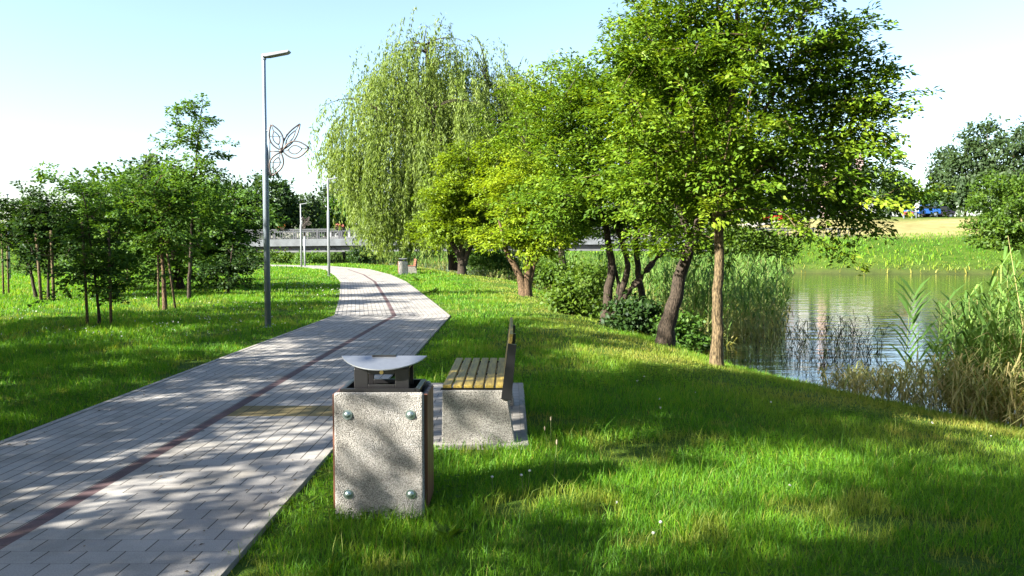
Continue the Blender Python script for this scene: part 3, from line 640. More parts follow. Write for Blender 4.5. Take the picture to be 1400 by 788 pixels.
# --- weeping willow
def willow():
    r = np.random.default_rng(21); Y = 58.; b_ = P3(622, 368, Y); base = np.array([b_[0], Y, ground(b_[0], Y)])
    t = thing('willow_tree', 'huge weeping willow with pale green hanging curtains beside the path', 'tree', base)
    stems = [pst(Y, [(622, 370), (620, 330), (612, 260), (600, 180), (585, 110), (580, 60)], .55, .10), pst(Y, [(622, 330), (640, 260, 1), (655, 180, 1.5), (668, 120, 2)], .36, .08),
             pst(Y, [(616, 290), (585, 220, -1), (540, 165, -1.5), (505, 140, -1.5)], .30, .07), pst(Y, [(612, 260), (575, 190, 1.5), (545, 120, 2.5)], .24, .06), pst(Y, [(625, 300), (600, 220, -2), (590, 150, -3.5)], .26, .06), pst(Y, [(640, 270), (680, 190, 0), (700, 140, .5)], .22, .05)]
    chains = []; allp = []
    for pts, r0, r1 in stems:
        sp, tt = smooth_poly(pts, .8); sp = sp + r.normal(0, r0*.25, sp.shape)*np.minimum(tt*6, 1)[:, None]; chains.append((sp, r0*(1-tt)+r1*tt)); allp.append(sp)
    allp = np.concatenate(allp)
    lob = pxlobes(Y, [(578, 98, 0, 60, 48, 4), (522, 150, -1, 46, 42, 3.4), (640, 120, .5, 62, 52, 4), (695, 135, .5, 40, 55, 3), (580, 170, -2.5, 80, 55, 3), (498, 172, -1, 26, 38, 2.4), (630, 190, -1, 80, 50, 4.0), (545, 105, 0, 45, 40, 3)])
    ns = 1250; nb = 64; bc, _, _ = lobe_pts(r, lob, nb, 3.0); bk = r.integers(0, nb, ns); tips = bc[bk]+r.normal(0, 1, (ns, 3))*np.array([.95, .95, .8])
    lob2 = pxlobes(Y, [(540, 215, -2.5, 62, 40, 2.0), (600, 230, -3, 60, 40, 1.8), (500, 225, -1.5, 30, 30, 2.0), (470, 200, -1, 24, 36, 1.8), (670, 220, 0, 50, 40, 3.0), (560, 270, -2.5, 55, 26, 1.8)])
    lob2 += pxlobes(Y, [(545, 300, -2.5, 46, 26, 1.8), (590, 305, -2.5, 40, 28, 1.8), (524, 300, -2, 16, 30, 1.4), (507, 300, -2, 5, 24, .8)])
    t2, _, _ = lobe_pts(r, lob2, 900, 3.); tips = np.concatenate([tips, t2])
    # keep the upper side of each lobe fuller; connect a third of the tips with visible limbs
    for q in tips[:1250:7]:
        d = np.linalg.norm(allp-q, axis=1) + 1.2*np.maximum(0, allp[:, 2]-q[2]); p0 = allp[np.argmin(d)]; ctrl = (p0+q)/2+np.array([0, 0, .25*np.linalg.norm(q-p0)])
        f = np.linspace(0, 1, 7)[:, None]; chains.append(((1-f)**2*p0+2*f*(1-f)*ctrl+f*f*q, np.linspace(.05, .012, 7)))
    V, Q = tubes_np(chains, 6); mesh_np('trunk', V-base, Q, None, M['bark_dark'], t, smooth=True)
    pos, dr, tone = [], [], []
    ce = np.array([base[0], base[1]])
    for q in tips:
        px = 700+q[0]/q[1]*F
        bottom = float(np.interp(px, [440, 462, 480, 496, 503, 512, 520, 530, 560, 620, 700, 735], [6.4, 5.2, 4.2, 3.0, .6, 1.4, .4, .3, .25, .4, 1.6, 4.5])) + r.exponential(.6)
        Lmax = max(.8, q[2]-bottom); Ls = min(Lmax*r.uniform(.55, 1.0), r.uniform(5.5, 13.0))
        k = int(Ls*13)+6; s_ = np.sort(r.uniform(0, 1, k))*Ls; out = unit(np.array([q[0]-ce[0], q[1]-ce[1], 0]) + r.normal(0, 1.2, 3)*np.array([1, 1, 0]))
        bow = r.uniform(.4, 1.2); sw = r.normal(0, .06, 2)
        x = q + out*(bow*(1-np.exp(-s_/1.0)))[:, None] + np.column_stack([sw[0]*s_+.05*np.sin(s_*1.7+r.uniform(0, 6)), sw[1]*s_, .35*(1-np.exp(-s_/.5))-s_])
        pos.append(x+r.normal(0, .06, x.shape)); d_ = r.normal(0, .36, x.shape)+np.array([0, 0, -.9]); dr.append(d_); tone.append(.45+r.normal(0, .14)+r.normal(0, .14, k))
    # soft drooping tufts over the upper shell
    tc, tu, _ = lobe_pts(r, lob, 300, 5.); tc = tips[r.integers(0, ns, 300)]+r.normal(0, .3, (300, 3)); tk = np.repeat(np.arange(300), 26); nn = len(tk); dn = r.uniform(0, 1, nn)
    pos.append(tc[tk]+tu[tk]*np.array([1, 1, .6])*.25+np.column_stack([r.normal(0, .24, nn), r.normal(0, .24, nn), .15-dn*1.5])); dd = r.normal(0, .5, (nn, 3)); dd[:, 2] -= .7; dr.append(dd); tone.append(.5+r.normal(0, .13, 300)[tk]+r.normal(0, .12, nn))
    pos, dr, tone = np.concatenate(pos), np.concatenate(dr), np.concatenate(tone); n = len(pos)
    leaf_mesh('crown', pos, dr, r.normal(0, 1, (n, 3))+np.array([0, 0, .3]), .30*r.uniform(.6, 1.3, n), .075*r.uniform(.7, 1.3, n), tone, M['leaf_willow'], t, base)
willow()

# --- the young trees on the lawn beside the path
GL = 'young trees planted on the lawn'
def T(px, py, Y): q = P3(px, py, Y); return np.array([q[0], Y, ground(q[0], Y)])
Y = 30.
grow_tree('wide spreading oak with a thick dark trunk and drooping low boughs on the lawn', 'tree', T(243, 396, Y),
          [pst(Y, [(243, 398), (243, 370), (241, 340), (238, 300), (232, 260)], .22, .04), pst(Y, [(242, 355), (270, 325), (300, 300), (318, 290)], .08, .02), pst(Y, [(242, 350), (210, 320), (180, 300), (150, 290)], .08, .02)],
          pxlobes(Y, [(200, 275, 0, 88, 55, 2.4), (268, 290, -.3, 66, 55, 2.2), (145, 290, .4, 52, 48, 1.8), (240, 350, -.4, 85, 30, 2.0), (284, 358, -.3, 26, 20, 1.3), (138, 325, .2, 36, 42, 1.6), (212, 240, 0, 48, 30, 1.7), (305, 265, 0, 24, 24, 1.0), (300, 295, 0, 42, 40, 1.6), (300, 275, .2, 30, 28, 1.0), (185, 345, -.2, 40, 30, 1.3)]),
          500, 52, .16, .09, .55, M['leaf_oak'], M['bark_dark'], 31, GL, flat=.55, tone0=.5, zf=.5)
Y = 24.
grow_tree('tallest slim sapling on the lawn with an open airy pointed top', 'tree', T(258, 412, Y),
          [pst(Y, [(258, 414), (260, 360), (263, 300), (267, 235), (272, 180), (276, 148)], .055, .012)],
          pxlobes(Y, [(273, 182, 0, 18, 22, .5), (266, 212, 0, 38, 24, .8), (262, 245, 0, 50, 28, .9), (263, 295, -.2, 45, 36, .9), (268, 160, 0, 8, 8, .2), (300, 195, 0, 12, 10, .3)]),
          130, 44, .115, .066, .36, M['leaf_oak'], M['bark_dark'], 32, GL, flat=.5, per_bough=5, bough=1.0, zf=.75, tone0=.55, power=2.0)
Y = 20.6
grow_tree('young tree with pale bark tied between two leaning stakes before the oak', 'tree', T(227, 427, Y),
          [pst(Y, [(226, 429), (224, 385), (220, 335), (214, 285), (210, 250)], .06, .014)],
          pxlobes(Y, [(212, 275, 0, 44, 36, .9), (195, 305, 0, 34, 26, .7), (238, 310, 0, 36, 30, .8), (180, 262, .1, 26, 22, .5)]),
          170, 46, .105, .06, .34, M['leaf_oak'], M['bark'], 33, GL, flat=.6, per_bough=5, bough=1.0, zf=.75, tone0=.5)
Y = 16.3
grow_tree('thin sapling with sparse low leaves between two upright stakes', 'tree', T(136, 447, Y),
          [pst(Y, [(136, 449), (133, 405), (127, 360), (122, 320), (118, 285), (112, 262)], .03, .008)],
          pxlobes(Y, [(120, 285, 0, 34, 36, .55), (112, 350, -.1, 28, 20, .5), (150, 318, 0, 22, 30, .45), (105, 385, -.1, 18, 14, .35), (150, 372, 0, 22, 16, .4)]),
          120, 40, .09, .05, .28, M['leaf_oak'], M['bark_dark'], 34, GL, flat=.6, per_bough=5, bough=1.0, zf=.75, tone0=.38)
Y = 24.5
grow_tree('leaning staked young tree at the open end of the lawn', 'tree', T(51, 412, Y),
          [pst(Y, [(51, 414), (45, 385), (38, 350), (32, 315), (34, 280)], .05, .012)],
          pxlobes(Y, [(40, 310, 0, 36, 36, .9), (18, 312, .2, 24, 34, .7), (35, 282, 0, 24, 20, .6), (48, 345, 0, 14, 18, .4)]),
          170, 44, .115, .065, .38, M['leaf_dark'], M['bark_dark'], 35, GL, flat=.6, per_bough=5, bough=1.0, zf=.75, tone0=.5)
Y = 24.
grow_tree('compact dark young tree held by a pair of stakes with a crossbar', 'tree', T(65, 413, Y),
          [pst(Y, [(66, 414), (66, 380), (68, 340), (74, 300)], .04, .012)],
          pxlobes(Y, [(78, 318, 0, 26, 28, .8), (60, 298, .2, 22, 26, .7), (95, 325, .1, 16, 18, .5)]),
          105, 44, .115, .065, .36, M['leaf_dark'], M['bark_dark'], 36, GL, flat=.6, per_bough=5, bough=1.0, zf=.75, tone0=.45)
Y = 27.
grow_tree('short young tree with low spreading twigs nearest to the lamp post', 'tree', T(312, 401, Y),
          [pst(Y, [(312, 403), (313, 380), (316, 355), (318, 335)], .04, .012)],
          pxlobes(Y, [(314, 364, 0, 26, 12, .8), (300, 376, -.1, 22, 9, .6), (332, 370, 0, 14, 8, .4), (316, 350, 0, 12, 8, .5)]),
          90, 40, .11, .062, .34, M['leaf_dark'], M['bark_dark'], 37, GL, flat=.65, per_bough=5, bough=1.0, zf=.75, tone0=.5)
Y = 36.
grow_tree('small tree half hidden behind the spreading oak on the lawn', 'tree', T(172, 384, Y),
          [pst(Y, [(172, 386), (172, 360), (170, 330), (166, 300)], .06, .015)],
          pxlobes(Y, [(150, 295, 0, 36, 38, 1.6), (124, 312, .3, 20, 26, 1.1), (178, 290, .2, 34, 36, 1.4)]),
          150, 44, .15, .085, .5, M['leaf_oak'], M['bark_dark'], 38, GL, flat=.6, per_bough=5, bough=1.0, zf=.75, tone0=.4)

# --- trees left of the view: their crowns shade the path and the lawn
GS = 'tall lawn trees that shade the path'
def shade_tree(x, y, h, rx, z0, ntips, seed, label, lobes=None):
    g = ground(x, y); r = np.random.default_rng(seed); zc = (z0+h)/2
    lb = [(x, y, g+zc, rx, rx, (h-z0)/2*.85)] + [(x+rx*.6*math.cos(a), y+rx*.6*math.sin(a), g+zc+(h-z0)*.22*math.sin(a*2.3), rx*.55, rx*.55, (h-z0)*.25) for a in r.uniform(0, 6.28, 4)]
    grow_tree(label, 'tree', (x, y, g), [([(x, y, g-.05), (x+.05, y, g+z0*.6), (x+.1, y+.1, g+zc), (x, y+.1, g+h*.9)], .16, .03)], lb, ntips, 34, .135, .08, .52, M['leaf_oak'], M['bark_dark'], seed, GS, flat=.5, power=2.0, inner=.1, per_bough=9, bough=1.1)
SHADE = [(-6.9, 3.2, 8.2, 1.8, 4.7, 480, 51, 'tall oak standing beyond the edge of the path near the bin'),
         (-6.5, -3.3, 7.7, 1.8, 3.8, 800, 52, 'round-crowned oak beside the near end of the path'),
         (-11.7, 6.6, 7.6, 2.3, 2.0, 430, 53, 'broad oak with a low crown on the shaded lawn'),
         (-11.1, 10.0, 8.2, 2.2, 2.2, 380, 54, 'wide oak standing furthest back on the shaded lawn'),
         (-10.2, 1.2, 6.2, 1.8, 2.4, 150, 55, 'small oak between the two taller shade trees'),
         (-10.8, 3.6, 7.6, 2.1, 2.6, 250, 56, 'slim oak set back from the near end of the path'),
         (-14.3, 13.8, 8.4, 2.1, 2.2, 360, 57, 'rounded oak standing level with the street lamp'),
         (-9.4, 8.2, 8.0, 1.5, 4.6, 150, 59, 'narrow oak with a high crown beside the shaded lawn'),
         (-15.6, 6.2, 7.2, 2.3, 1.8, 430, 61, 'oak with boughs almost down to the grass farther from the path'),
         (-16.2, 10.8, 7.0, 2.3, 1.8, 400, 62, 'dense oak deep in the lawn beyond the shaded grass'),
         (-5.9, -1.3, 7.4, 1.0, 4.8, 240, 63, 'narrow oak between the two tallest by the near end of the path'),
         (-8.7, .1, 5.4, 1.4, 2.6, 100, 60, 'short bushy oak at the near end of the path')]
for a in SHADE: shade_tree(*a[:7], a[7])

# unseen trees added behind the camera, built further down, cut the sky fill
# ------------------------------------------------------------------ trees and bushes far off
def far_tree(label, lobes, Y, base_px, n, per, L, cr, mat, seed, group, trunk_r=.25, tone0=.45, cat='tree', hang=.1, bark='bark_dark', name='tree', power=4.):
    q = P3(base_px, 338, Y); g = ground(q[0], Y); base = np.array([q[0], Y, g]); lb = pxlobes(Y, lobes); top = max(b[2]+b[5]*.5 for b in lb)
    t = thing(name, label, cat, base, 0, group); cx = np.average([b[0] for b in lb])
    V, Q = tubes_np([(np.array([[base[0], Y, g-.3], [base[0]+.1, Y, g+(top-g)*.4], [cx*.5+base[0]*.5, Y, top]]), np.array([trunk_r, trunk_r*.75, trunk_r*.2]))], 8)
    mesh_np('trunk', V-base, Q, None, M[bark], t, smooth=True)
    cloud('crown', t, lb, n, per, L, L*.6, cr, mat, seed, base, tone0=tone0, hang=hang, power=power); return t
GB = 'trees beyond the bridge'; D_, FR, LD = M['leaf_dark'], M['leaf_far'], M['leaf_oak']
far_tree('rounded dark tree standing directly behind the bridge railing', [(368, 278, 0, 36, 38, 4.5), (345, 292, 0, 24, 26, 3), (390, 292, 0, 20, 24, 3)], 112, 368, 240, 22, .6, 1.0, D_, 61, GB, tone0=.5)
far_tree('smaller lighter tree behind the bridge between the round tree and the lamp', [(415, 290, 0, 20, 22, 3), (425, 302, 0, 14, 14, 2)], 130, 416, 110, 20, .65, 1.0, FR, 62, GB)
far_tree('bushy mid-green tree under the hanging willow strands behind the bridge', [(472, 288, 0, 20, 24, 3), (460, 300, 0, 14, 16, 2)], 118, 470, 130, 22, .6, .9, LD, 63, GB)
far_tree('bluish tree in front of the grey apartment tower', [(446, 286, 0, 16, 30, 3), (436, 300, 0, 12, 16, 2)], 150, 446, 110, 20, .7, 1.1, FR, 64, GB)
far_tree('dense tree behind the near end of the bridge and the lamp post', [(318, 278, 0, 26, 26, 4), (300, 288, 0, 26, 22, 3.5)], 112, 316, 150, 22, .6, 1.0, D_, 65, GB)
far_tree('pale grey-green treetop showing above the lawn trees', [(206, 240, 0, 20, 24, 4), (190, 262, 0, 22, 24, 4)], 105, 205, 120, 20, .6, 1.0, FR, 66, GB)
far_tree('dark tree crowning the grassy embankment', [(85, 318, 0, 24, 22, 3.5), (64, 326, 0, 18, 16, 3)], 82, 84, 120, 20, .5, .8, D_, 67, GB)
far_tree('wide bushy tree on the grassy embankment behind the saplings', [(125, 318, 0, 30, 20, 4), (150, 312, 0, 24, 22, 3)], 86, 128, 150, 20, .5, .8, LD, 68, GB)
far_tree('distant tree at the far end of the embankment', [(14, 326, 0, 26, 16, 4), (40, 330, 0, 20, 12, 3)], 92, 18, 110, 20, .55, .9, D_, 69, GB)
far_tree('tall leafy tree above the bridge abutment behind the oak', [(258, 285, 0, 34, 40, 5), (285, 300, 0, 24, 24, 4)], 100, 262, 170, 20, .6, 1.0, LD, 70, GB)
GR = 'birches and trees on the far side of the river'
for i, (px, lb, lab, y_) in enumerate([(1292, [(1292, 242, 0, 15, 40, 2.5), (1288, 275, 0, 16, 18, 2.5)], 'slim birch at the open end of the row across the river', 126),
                                       (1318, [(1318, 225, 0, 20, 45, 3), (1312, 268, 0, 18, 22, 3)], 'birch with a thin leaning top beside the slim end birch', 120),
                                       (1346, [(1346, 205, 0, 18, 42, 3), (1350, 255, 0, 22, 34, 3)], 'tallest birch high above the river bank', 118),
                                       (1384, [(1384, 215, 0, 26, 44, 3.5), (1376, 260, 0, 24, 30, 3)], 'full-crowned birch behind the big round bush', 114),
                                       (1425, [(1420, 210, 0, 28, 46, 4), (1420, 262, 0, 26, 32, 3)], 'birch cut by the edge of the view behind the big bush', 116)]):
    far_tree(lab, lb, y_, px, 170, 22, .55, .9, FR, 80+i, GR, .2, tone0=.5, hang=.5, bark='bark')
far_tree('big round bright green tree whose crown touches the far river bank', [(1372, 285, 0, 42, 48, 3.2), (1360, 320, 0, 32, 30, 2.6), (1400, 300, 0, 40, 52, 3), (1376, 336, 0, 40, 16, 2.4)], 77, 1374, 420, 26, .36, .6, M['leaf_bush'], 86, GR, .3, tone0=.45)
for i, (px, lb, lab, y_, mt) in enumerate([(1240, [(1240, 272, 0, 22, 22, 3), (1225, 262, 0, 20, 26, 3)], 'dark tree behind the white road sign', 128, D_), (1268, [(1268, 278, 0, 12, 16, 2), (1280, 284, 0, 12, 10, 2)], 'small roadside tree behind the blue car', 124, LD),
                                       (1190, [(1190, 262, 0, 34, 34, 5)], 'tree behind the white van across the river', 125, FR), (1040, [(1040, 280, 0, 36, 30, 5)], 'tree behind the red car across the river', 122, LD),
                                       (970, [(970, 285, 0, 40, 34, 5), (930, 300, 0, 30, 26, 4)], 'broad tree across the river behind the leaning trunk', 116, LD), (880, [(880, 285, 0, 34, 34, 5)], 'tree at the far end of the bridge behind the thin trunk', 120, D_),
                                       (800, [(800, 290, 0, 36, 36, 5)], 'tree across the river behind the many-stemmed tree', 124, LD), (720, [(720, 290, 0, 40, 40, 5)], 'tree across the river behind the yellow-green tree', 128, D_)]):
    far_tree(lab, lb, y_, px, 130, 20, .6, 1.0, mt, 90+i, GR)
far_tree('small blue-green spruce by the parked cars', [(1277, 281, 0, 4, 4, .5), (1277, 287, 0, 7, 5, .8), (1277, 293, 0, 9, 4, .9)], 113, 1277, 60, 16, .3, .35, leafmat('spruce_needle', [(0, (.03, .06, .05)), (1, (.10, .17, .15))], .2), 99, None, .1, cat='spruce')

def sky_block_tree(x, y, h, rx, label, seed):  # added out of view to block sky light and deepen the near shade
    g = ground(x, y); base = np.array([x, y, g]); t = thing('tree', label, 'tree', base, 0, 'added trees behind the viewpoint that block sky light'); r = np.random.default_rng(seed)
    lb = [(x, y, g+h*.58, rx, rx, h*.40)] + [(x+rx*.7*math.cos(a), y+rx*.7*math.sin(a), g+h*r.uniform(.4, .7), rx*.55, rx*.55, h*.2) for a in r.uniform(0, 6.28, 5)]
    V, Q = tubes_np([(np.array([[x, y, g-.3], [x+.1, y, g+h*.4], [x, y+.1, g+h*.85]]), np.array([.3, .22, .05]))], 10); mesh_np('trunk', V-base, Q, None, M['bark_dark'], t, smooth=True)
    cloud('crown', t, lb, 420, 26, .32, .2, .8, M['leaf_dark'], seed, base, power=3.)
for a in ((4.5, -6.5, 12, 3.8, 'old spreading tree close behind the viewpoint', 151), (-.5, -10, 13, 4, 'tallest old tree behind the viewpoint by the path', 152), (9.5, -2.5, 10, 3.2, 'old tree on the bank behind the viewpoint', 153), (10, -11, 13, 4.2, 'old tree farthest behind the viewpoint', 154)): sky_block_tree(*a)

GU = 'bushes along the water'
def bush(label, Y, lobes, n, per, L, cr, mat, seed, tone0=.5, bx=None, group=GU):
    lb = pxlobes(Y, lobes); x = np.average([b[0] for b in lb]) if bx is None else bx; base = np.array([x, Y, ground(x, Y)])
    r = np.random.default_rng(seed); t = thing('bush', label, 'bush', base, 0, group)
    ch = []
    for b in lb:
        for k in range(5):
            e = np.array(b[:3])+r.normal(0, .4, 3)*np.array(b[3:6]); f = np.linspace(0, 1, 4)[:, None]; p0 = base+r.normal(0, .12, 3)*np.array([1, 1, 0]); ch.append((p0*(1-f)+e*f+np.array([0, 0, .1])*f*(1-f), np.linspace(.02, .006, 4)))
    V, Q = tubes_np(ch, 5); mesh_np('stem', V-base, Q, None, M['bark_dark'], t, smooth=True)
    cloud('foliage', t, lb, n, per, L, L*.62, cr, mat, seed, base, tone0=tone0, power=3.2); return t
bush('bright leafy bush between the forked tree and the many-stemmed tree', 21., [(785, 400, 0, 30, 24, .7), (765, 412, -.3, 18, 14, .4), (810, 385, .3, 24, 28, .6), (800, 415, -.4, 26, 16, .5)], 200, 22, .11, .24, M['leaf_bush'], 101, .6)
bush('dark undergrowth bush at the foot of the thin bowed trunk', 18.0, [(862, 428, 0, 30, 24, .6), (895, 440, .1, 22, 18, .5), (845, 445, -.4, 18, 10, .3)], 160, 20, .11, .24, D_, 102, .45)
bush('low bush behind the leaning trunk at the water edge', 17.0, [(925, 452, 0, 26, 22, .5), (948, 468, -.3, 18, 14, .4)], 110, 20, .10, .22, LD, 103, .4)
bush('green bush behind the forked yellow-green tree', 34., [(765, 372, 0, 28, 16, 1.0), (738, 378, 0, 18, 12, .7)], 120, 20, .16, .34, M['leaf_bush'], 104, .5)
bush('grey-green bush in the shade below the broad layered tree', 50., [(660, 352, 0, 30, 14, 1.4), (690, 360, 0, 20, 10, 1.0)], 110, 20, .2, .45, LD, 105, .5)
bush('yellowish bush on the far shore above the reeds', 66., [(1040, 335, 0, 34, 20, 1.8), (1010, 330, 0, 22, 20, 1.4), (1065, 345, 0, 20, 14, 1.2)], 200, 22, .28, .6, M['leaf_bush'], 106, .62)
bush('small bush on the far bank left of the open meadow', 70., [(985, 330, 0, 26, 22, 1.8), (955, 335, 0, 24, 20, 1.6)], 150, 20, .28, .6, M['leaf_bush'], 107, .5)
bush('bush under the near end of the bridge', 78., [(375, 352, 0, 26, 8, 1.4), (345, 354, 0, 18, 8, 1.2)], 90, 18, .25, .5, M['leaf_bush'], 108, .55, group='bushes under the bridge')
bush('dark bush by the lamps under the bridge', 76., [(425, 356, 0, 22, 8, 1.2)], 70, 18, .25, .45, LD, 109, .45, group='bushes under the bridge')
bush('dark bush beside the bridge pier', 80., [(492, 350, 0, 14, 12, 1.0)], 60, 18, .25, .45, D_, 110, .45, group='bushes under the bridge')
# distant mass of woodland closing the horizon
def _w():
    r = np.random.default_rng(120); lb = []
    for a in np.arange(-80, 82, 2.0):
        R_ = 330+r.uniform(-40, 60); x, y = R_*math.sin(rad(a)), R_*math.cos(rad(a)); h = r.uniform(8, 14); lb.append((x, y, 3+h*.4, 9, 7, h*.62))
    tag(cloud('woods', None, lb, 2200, 12, 2.0, 1.5, 2.6, FR, 121, np.zeros(3)), kind='stuff')
_w()

# ------------------------------------------------------------------ reeds
def reeds(name, P, H, nl, L, Wd, dry_low, tone0, seed, dryall=None, bend=.5, mat='reed'):
    """stems as thin ribbons, long arching leaves"""
    r = np.random.default_rng(seed); n = len(P); z = np.maximum(terrain(P), -1.15); B = np.column_stack([P, z]); Hh = (H(P) if callable(H) else H)*r.uniform(.65, 1.12, n)
    lean = r.normal(0, .09, (n, 2)) + 0*Hh[:, None]; top = B + np.column_stack([lean*Hh[:, None], Hh+np.maximum(WATER-z, 0)*.6])
    V, Q, T, tq, dq, tt_, dt_ = [], [], [], [], [], [], []
    az = r.uniform(0, PI, n); sd_ = np.column_stack([np.cos(az), np.sin(az), np.zeros(n)])*Wd*.22
    V.append(np.stack([B-sd_, B+sd_, top+sd_*.3, top-sd_*.3], 1).reshape(-1, 3)); i = np.arange(n)*4; Q.append(np.stack([i, i+1, i+2, i+3], 1))
    tone = tone0+r.normal(0, .15, n); dry = np.clip(r.normal(.35, .25, n), 0, 1) if dryall is None else np.clip(dryall+r.normal(0, .15, n), 0, 1); tq.append(tone); dq.append(dry)
    k = np.repeat(np.arange(n), nl); m_ = len(k); f = r.uniform(.12, 1.0, m_); p0 = B[k]*(1-f)[:, None]+top[k]*f[:, None]
    a2 = r.uniform(0, 2*PI, m_); hd = np.column_stack([np.cos(a2), np.sin(a2), np.zeros(m_)]); LL = L*r.uniform(.6, 1.3, m_); up = r.uniform(.55, 1.0, m_)
    mid = p0+hd*(LL*.32)[:, None]+np.array([0, 0, 1])*(LL*.48*up)[:, None]; tip = p0+hd*(LL*(.55+.35*bend))[:, None]+np.array([0, 0, 1])*(LL*(.75-bend*r.uniform(.2, 1.2, m_))*up)[:, None]
    ws = np.cross(hd, np.array([0, 0, 1.]))*(Wd*r.uniform(.6, 1.2, m_)*.5)[:, None]; o = n*4
    V.append(np.stack([p0-ws*.6, p0+ws*.6, mid+ws, mid-ws, tip], 1).reshape(-1, 3)); i = o+np.arange(m_)*5
    Q.append(np.stack([i, i+1, i+2, i+3], 1)); T = np.stack([i+3, i+2, i+4], 1)
    tl = tone[k]+r.normal(0, .15, m_); dl = np.clip((dry_low*(1-f*2.0) if dryall is None else dryall)+r.normal(0, .18, m_) + (r.uniform(0, 1, m_) < .08)*.7, 0, 1)
    return mesh_np(name, np.concatenate(V), np.concatenate(Q), T, M[mat], attrs={'tone': np.clip(np.concatenate([tone, tl, tl]), 0, 1), 'dry': np.concatenate([dry, dl, dl])})
def scatter(poly, n, seed):
    r = np.random.default_rng(seed); poly = np.array(poly, float); P = np.stack([r.uniform(poly[:, 0].min(), poly[:, 0].max(), n*4), r.uniform(poly[:, 1].min(), poly[:, 1].max(), n*4)], 1)
    return P[inside(P, poly)][:n]
tag(reeds('reed_bed', scatter([(3.85, 18.6), (5.4, 19.0), (7.4, 21.8), (8.9, 25.5), (10.2, 30), (11.5, 36), (11, 42), (7, 50), (2.5, 54), (1.8, 44), (3, 32), (3.4, 25)], 4200, 131), 1.95, 9, .52, .042, .95, .5, 131), kind='stuff')
tag(reeds('dry_reeds', scatter([(4.15, 10.7), (4.4, 9.9), (4.75, 8.8), (5.15, 7.7), (6.3, 5.6), (8.8, 4), (8.8, 7.5), (6.6, 9.7), (5.4, 10.9), (4.6, 11.3)], 1350, 133), lambda P: np.interp(P[:, 0]/P[:, 1], [.38, .46, .55], [.2, .42, .68]), 7, .27, .019, .9, .5, 133, dryall=.66, bend=.9), kind='stuff')
tag(reeds('reed_bed', scatter([(5.25, 9.6), (5.3, 8.7), (6.3, 7.4), (8.5, 6.0), (9.5, 7), (8.2, 9.5), (6.9, 11.0), (5.95, 10.6)], 760, 134), lambda P: np.interp(P[:, 0]/P[:, 1], [.53, .58, .66], [.95, 1.4, 2.05]), 12, .46, .030, .75, .6, 134), kind='stuff')
tag(reeds('shade_toned_sedge', scatter([(5.7, 15.4), (6.4, 14.4), (8.3, 17.6), (8.4, 19.6), (6.6, 19.4), (5.5, 18.2)], 230, 135), .8, 4, .42, .018, .2, .3, 135, dryall=.1, bend=.3, mat='sedge_shade'), kind='stuff')  # thin water reeds, their shade put into the dark leaf colour
tag(reeds('reed_bed', scatter([(-6, 80), (-14, 85), (-30, 90), (-30, 94), (-12, 90), (-3, 84)], 500, 136), 1.8, 6, .8, .09, .5, .4, 136), kind='stuff')
tag(reeds('reed_bed', scatter([(-1.5, 54), (1.5, 44), (4, 48), (2, 58), (-2, 66), (-3.5, 64)], 500, 137), 1.7, 7, .7, .06, .7, .45, 137), kind='stuff')
def single_reed(label, px, py, Y, H, nl, seed):
    q = P3(px, py, Y); r = np.random.default_rng(seed); x = q[0]; g = max(ground(x, Y), -1.); base = np.array([x, Y, g]); t = thing('reed_plant', label, 'reed', base, 0, 'single reeds before the water')
    zz = np.linspace(0, H, 7); st = np.column_stack([r.normal(0, .02)+zz*.06, zz*.02, zz]); V, Q = tubes_np([(st, np.linspace(.008, .003, 7))], 5)
    mesh_np('stem', V, Q, None, M['reed'], t, attrs={'tone': np.full(len(Q), .4), 'dry': np.full(len(Q), .2)})
    Vl, Ql, Tl = [], [], []
    for k in range(nl):
        f = .35+.65*k/nl; p0 = np.array([zz[-1]*.06*f, 0, H*f]); a = (k % 2)*PI + r.normal(0, .5); L_ = r.uniform(.32, .5); hd = np.array([math.cos(a), math.sin(a)*.6, 0]); mid = p0+hd*L_*.3+np.array([0, 0, L_*.45]); tip = p0+hd*L_*.62+np.array([0, 0, L_*.72]); ws = np.array([-hd[1], hd[0], 0])*.5+np.array([0, 0, .5])*0; ws = unit(np.cross(hd, np.array([0, 0, 1.]))+np.array([.5, -.5, .2]))*.027
        o = len(Vl); Vl += [p0-ws*.6, p0+ws*.6, mid+ws, mid-ws, tip]; Ql.append((o, o+1, o+2, o+3)); Tl.append((o+3, o+2, o+4))
    mesh_np('leaves', np.array(Vl), Ql, Tl, M['reed'], t, attrs={'tone': np.full(2*nl, .08), 'dry': np.zeros(2*nl)})
single_reed('tall green reed standing alone with raised leaves before the open water', 1237, 495, 10.6, 1.62, 20, 141)
single_reed('slightly bent reed with a few dark leaves near the tall lone reed', 1278, 490, 10.4, 1.55, 11, 142)
single_reed('short pale reed stem between the two taller lone reeds', 1252, 500, 10.0, 1.05, 5, 143)
single_reed('leafy reed at the open edge of the tall green reeds', 1300, 500, 10.1, 1.5, 15, 144)

